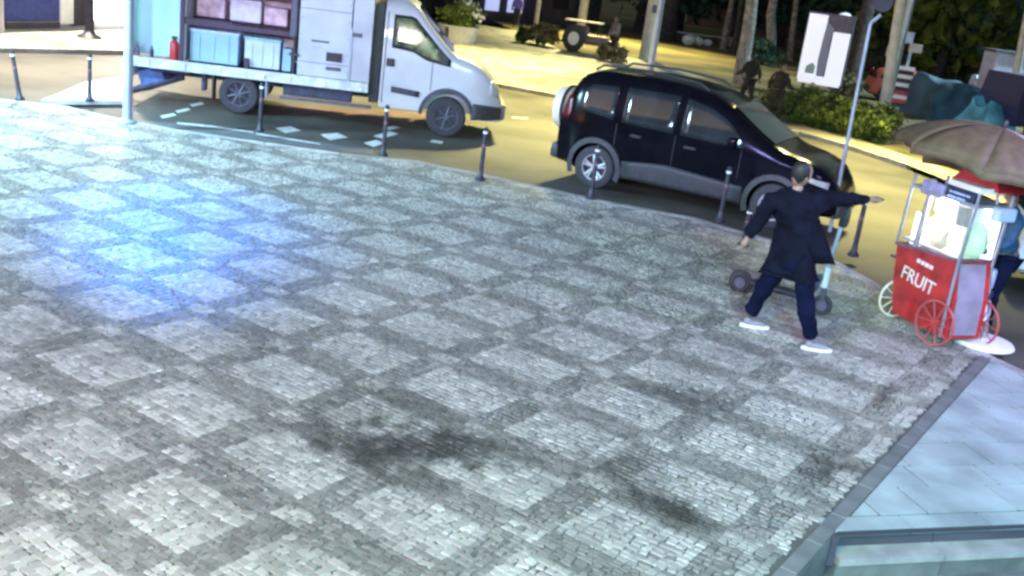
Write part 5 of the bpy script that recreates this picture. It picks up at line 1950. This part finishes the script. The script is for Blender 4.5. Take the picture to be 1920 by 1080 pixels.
# low wall / bench in the park
bn = thing('park_bench', G(1300, 78, 0), YAW - 1.4, 'low pale stone bench with white objects under the dark trees', 'bench')
MB().box((0, 0, 0.42), (5.0, 0.5, 0.10), bev=0.02).obj('seat', M['concrete'], bn)
for x in (-2.2, 0, 2.2):
    MB().box((x, 0, 0.18), (0.3, 0.4, 0.38)).obj('leg', M['concrete'], bn)
for k, (dx_, s_) in enumerate(((0.5, .32), (1.0, .26), (1.9, .22))):
    p = bn.matrix_basis @ Vector((dx_, -0.4, 0))
    w_ = thing('white_bundle', G(1290 + 18 * k, 84 + k, 0), 0, ['leftmost white bundle at the foot of the park bench', 'middle white bundle at the foot of the park bench', 'rightmost white bundle at the foot of the park bench'][k], 'bundle')
    MB().blob((0, 0, s_ * .8), (s_ * 1.2, s_, s_ * 0.9), 2, 0.3, k).obj('cloth', M['white_bag'], w_, True)

# open jeep / buggy beyond the cobbles
jp = thing('open_jeep', G(1068, 96, 0), YAW - 1.75, 'maroon open jeep with a big dark spare wheel and pale canopy', 'jeep')
MB().box((0.9, 0.7, 0.72), (2.9, 1.3, 0.5), bev=0.12).obj('body', M['maroon'], jp, True)
MB().box((2.5, 0.7, 0.62), (0.9, 1.2, 0.42), bev=0.12).obj('bonnet', M['maroon'], jp, True)
for x, y_ in ((-0.4, 0.1), (1.6, 0.1), (-0.4, 1.3), (1.6, 1.3)):
    MB().tube([(x, y_, 0.9), (x + .05, y_, 1.62)], 0.035, 8).obj('roof_post', M['dark_metal'], jp)
MB().box((0.6, 0.7, 1.64), (2.4, 1.4, 0.07), bev=0.03).obj('canopy', mat('pink_canopy', (0.55, 0.40, 0.42), 0.6, var=0.15), jp)
MB().box((0.3, 0.75, 1.15), (1.2, 0.9, 0.5), bev=0.1).obj('seat', M['brown_wall'], jp)
def simple_wheel(par, x, y_, r_, w_, hubm):
    o = MB().lathe([(r_ * .5, -w_), (r_ * .9, -w_), (r_, -w_ * .6), (r_, w_ * .6), (r_ * .9, w_), (r_ * .5, w_), (r_ * .5, -w_)], (0, 0, 0), 'y', 24, caps=False).obj('wheel', M['tyre'], par, True)
    o.location = (x, y_, r_)
    MB().lathe([(0.001, -w_ * .7), (r_ * .5, -w_ * .7), (r_ * .5, w_ * .7), (0.001, w_ * .7)], (0, 0, 0), 'y', 20).obj('rim', hubm, o, True)
simple_wheel(jp, 0.15, -0.05, 0.72, 0.12, M['cart_white'])
simple_wheel(jp, 2.4, 0.0, 0.40, 0.12, M['rim_grey'])
simple_wheel(jp, 0.1, 1.4, 0.40, 0.12, M['rim_grey'])
simple_wheel(jp, 2.4, 1.4, 0.40, 0.12, M['rim_grey'])

jp.scale = (0.62, 0.62, 0.72)
# ---- buildings on the far side
def facade(name, a, b, h, label, m, pieces, depth=5.0):
    """a, b: ground points of the front; pieces: (x0,x1,z0,z1,off,name,mat) along it"""
    d = b - a
    r_ = thing(name, a, math.atan2(d.y, d.x), label, 'building')
    L = d.length
    MB().box((L / 2, depth / 2, h / 2 - 0.1), (L, depth, h + 0.2)).obj('wall', m, r_)
    for (x0, x1, z0, z1, off, nm, mm) in pieces:
        MB().box(((x0 + x1) / 2, off, (z0 + z1) / 2), (x1 - x0, 0.16, z1 - z0), bev=0.01).obj(nm, M[mm], r_)
    return r_


A, B = G(-120, 55, 0), G(300, 48, 0)
LL = (B - A).length
def fx(px):
    """distance along the left facade for a picture column"""
    n_ = Vector((-(B - A).y, (B - A).x, 0)).normalized()
    d = R2 * ((px - 960) / FPX) - U2 * ((52 - 540) / FPX) + _f
    t = (A - CAM).dot(n_) / d.dot(n_)
    return (CAM + d * t - A).dot((B - A).normalized())
facade('corner_shop', A, B, 5.0, 'pale shop building with a blue shutter and a glaring white lit entrance', M['plaster'],
       [(fx(3), fx(104), 0.18, 3.0, -0.06, 'shutter', 'blue_shutter'), (fx(3), fx(104), 0.0, 0.17, -0.08, 'plinth', 'dark_wall'), (fx(106), fx(128), 0.1, 3.2, -0.10, 'pillar', 'cart_white'),
        (fx(129), fx(152), 0.05, 3.0, -0.06, 'door', 'dark_wall'), (fx(176), fx(232), 0.20, 3.2, -0.07, 'lit_window', 'shop_lit'), (fx(240), fx(290), 0.20, 3.2, -0.07, 'lit_window', 'shop_lit')])
A2, B2 = G(870, 36, 0), G(985, 46, 0)
facade('far_shop', A2 + UF * 1, B2 + UF * 1, 5.0, 'far dark shop with two blue lit windows above the cobbled strip', M['dark_wall'],
       [(1.1, 1.9, 0.5, 3, -0.06, 'lit_window', 'window_lit'), (2.5, 3.4, 0.5, 3, -0.06, 'lit_window', 'window_lit'), (3.8, 4.8, 0, 3, -0.07, 'door', 'purple_wall')])
A3, B3 = G(985, 44, 0), G(1125, 50, 0)
facade('brown_building', A3 + UF * 2, B3 + UF * 2, 6.0, 'brown walled building behind the open jeep', M['brown_wall'], [(2.5, 4.0, 0.8, 3, -0.06, 'shutter', 'dark_wall'), (5, 6.5, 0.8, 3, -0.06, 'shutter', 'dark_wall')])
# block behind the truck
p = G(600, 20, 0)
A4, B4 = G(300, 35, 0), G(860, 20, 0)
facade('long_building', A4 + UF * 1.0, B4 + UF * 1.0, 6.0, 'long pale building hidden behind the box truck', M['brown_wall'], [(3, 5, 0.1, 3, -0.06, 'shutter', 'blue_shutter'), (9, 12, 0.1, 3, -0.06, 'shutter', 'dark_wall')])


def dirpt(px, dep):
    d = (R2 * ((px - 960) / FPX) + _f)
    d.z = 0
    d.normalize()
    return Vector((CAM.x, CAM.y, 0)) + d * dep


facade('park_building', dirpt(1200, 86), dirpt(1560, 84), 9.0, 'long dark building beyond the park trees', M['dark_wall'],
       [(2 + 4 * k, 3.6 + 4 * k, 1.5, 3.0, -0.06, 'window', 'glass_dark') for k in range(4)], 6)
facade('violet_shop', dirpt(1770, 62), dirpt(1990, 50), 8.0, 'dark violet building with a white lit awning at the top right', M['purple_wall'],
       [(1.6, 2.6, 1.0, 2.6, -0.06, 'window', 'blue_lit'), (5.2, 6.3, 1.0, 2.6, -0.06, 'window', 'blue_lit')])
facade('grey_building', dirpt(1540, 78), dirpt(1800, 74), 8.0, 'dark grey building with pale upper windows behind the trees', M['dark_wall'],
       [(1 + 1.5 * k, 2.0 + 1.5 * k, 3.0, 3.7, -0.06, 'window', 'galv') for k in range(6)])
aw = thing('lit_awning', at_px(1862, 32, 0.0, (1868, 152)) , YAW - 1.57, 'white lit awning at the top right behind the white post', 'awning')
MB().prism([(-0.9, 0.5), (0.1, 0.75), (0.5, 0.3), (1.3, -0.55), (0.4, -0.45), (0.0, -0.1)], 0.5, 'xz', 0.2).obj('canvas', M['white_led'], aw)
# lamp glow between trees
sl = thing('park_lamp', at_px(1584, 33, 0.0, (1596, 160)), 0, 'white lamp head shining among the dark trees', 'lamp')
MB().blob((0, 0, 0), (0.30, 0.2, 0.2), 2).obj('globe', M['white_led'], sl, True)
MB().tube([(0.0, 0.3, -sl.location.z), (0, 0.3, 0.2)], 0.07, 8).obj('post', M['dark_metal'], sl)

# ---- market stalls under tarpaulins at the right
def draped(name, px, py, size, rz, label, m, seed, cat='tarpaulin', wob=0.12):
    """a load or stall covered with a sheet: an uneven box with folds"""
    r_ = thing(name, G(px, py, 0), rz, label, cat)
    tmp = bmesh.new()
    bmesh.ops.create_cube(tmp, size=1)
    bmesh.ops.subdivide_edges(tmp, edges=tmp.edges[:], cuts=9, use_grid_fill=True)
    for v in tmp.verts:
        x, y_, z = v.co.x, v.co.y, v.co.z + 0.5
        k = 1 - 0.22 * z
        p = Vector((x * size[0] * k, y_ * size[1] * k, z * size[2]))
        nz_ = Vector((noise.noise(p * 1.7 + Vector((seed, 0, 0))), noise.noise(p * 1.7 + Vector((0, seed, 5))), noise.noise(p * 1.4 + Vector((3, 0, seed)))))
        fold = 0.5 * noise.noise(Vector((p.x * 5 + p.y * 5, seed, 0)))
        v.co = p + nz_ * wob * 2 * (1 if z > 0.05 else 0.3) + Vector((x, y_, 0)).normalized() * fold * wob * (1 - z)
    mb = MB()
    mb._add(tmp)
    mb.obj('sheet', m, r_, True)
    return r_


draped('covered_stall', 1762, 222, (2.1, 1.7, 1.15), YAW - 1.35, 'dark blue tarpaulin thrown over a stall right of the concrete pole', M['blue_tarp'], 1)
draped('covered_load', 1843, 246, (1.15, 1.3, 0.85), YAW - 1.2, 'bright blue crumpled tarpaulin beside the greenish pole', M['cyan_tarp'], 4, wob=0.2)
draped('covered_load', 1838, 196, (1.6, 1.0, 1.0), YAW - 1.3, 'pale blue sheet over a load behind the bright blue tarpaulin', M['lilac_plastic'], 7, wob=0.18)
dv = thing('parked_van', G(1925, 262, 0), YAW - 1.25, 'dark violet van at the right edge above the umbrella', 'van')
MB().prism([(-0.6, 0.35), (4.2, 0.35), (4.2, 0.9), (3.6, 1.1), (3.1, 1.75), (-0.5, 1.8), (-0.62, 1.2)], 1.7, 'xz', 0.0).obj('body', mat('violet_van', (0.035, 0.03, 0.09), 0.3, coat=0.4), dv)
MB().box((0.5, -0.01, 1.35), (1.2, 0.03, 0.45), bev=0.01).obj('window', M['glass_dark'], dv)
MB().box((2.2, -0.01, 1.35), (1.2, 0.03, 0.45), bev=0.01).obj('window', M['glass_dark'], dv)
simple_wheel(dv, 0.2, 0.05, 0.33, 0.1, M['rim_grey'])
simple_wheel(dv, 3.3, 0.05, 0.33, 0.1, M['rim_grey'])
simple_wheel(dv, 0.2, 1.65, 0.33, 0.1, M['rim_grey'])
simple_wheel(dv, 3.3, 1.65, 0.33, 0.1, M['rim_grey'])
kio = thing('white_kiosk', G(1918, 240, 0) + UF * 3, YAW - 1.5, 'white kiosk panel standing at the right edge behind the greenish pole', 'kiosk')
MB().box((0.5, 0.5, 1.1), (1.4, 1.0, 2.2), bev=0.03).obj('cabin', M['lilac_plastic'], kio)
MB().box((0.5, 0.5, 2.24), (1.6, 1.2, 0.08)).obj('roof', M['dark_wall'], kio)
rail = thing('park_rail', G(1828, 140, 0), YAW - 1.5, 'pale double rail fence left of the white post', 'fence')
for z in (0.5, 0.95):
    MB().box((0, 0, z), (2.4, 0.06, 0.10)).obj('rail', M['plaster'], rail)
for x in (-1.1, 1.1):
    MB().box((x, 0, 0.55), (0.09, 0.09, 1.1)).obj('post', M['plaster'], rail)
pq = person('person in pale top standing under the awning at the top right', G(1893, 160, 0), -1.5, stand_pose(1.6, 0.05), M['lilac_plastic'], M['dark_wall'], M['dark_shoe'], M['skin2'], M['hair'], (1, 0, 0), s=.95)
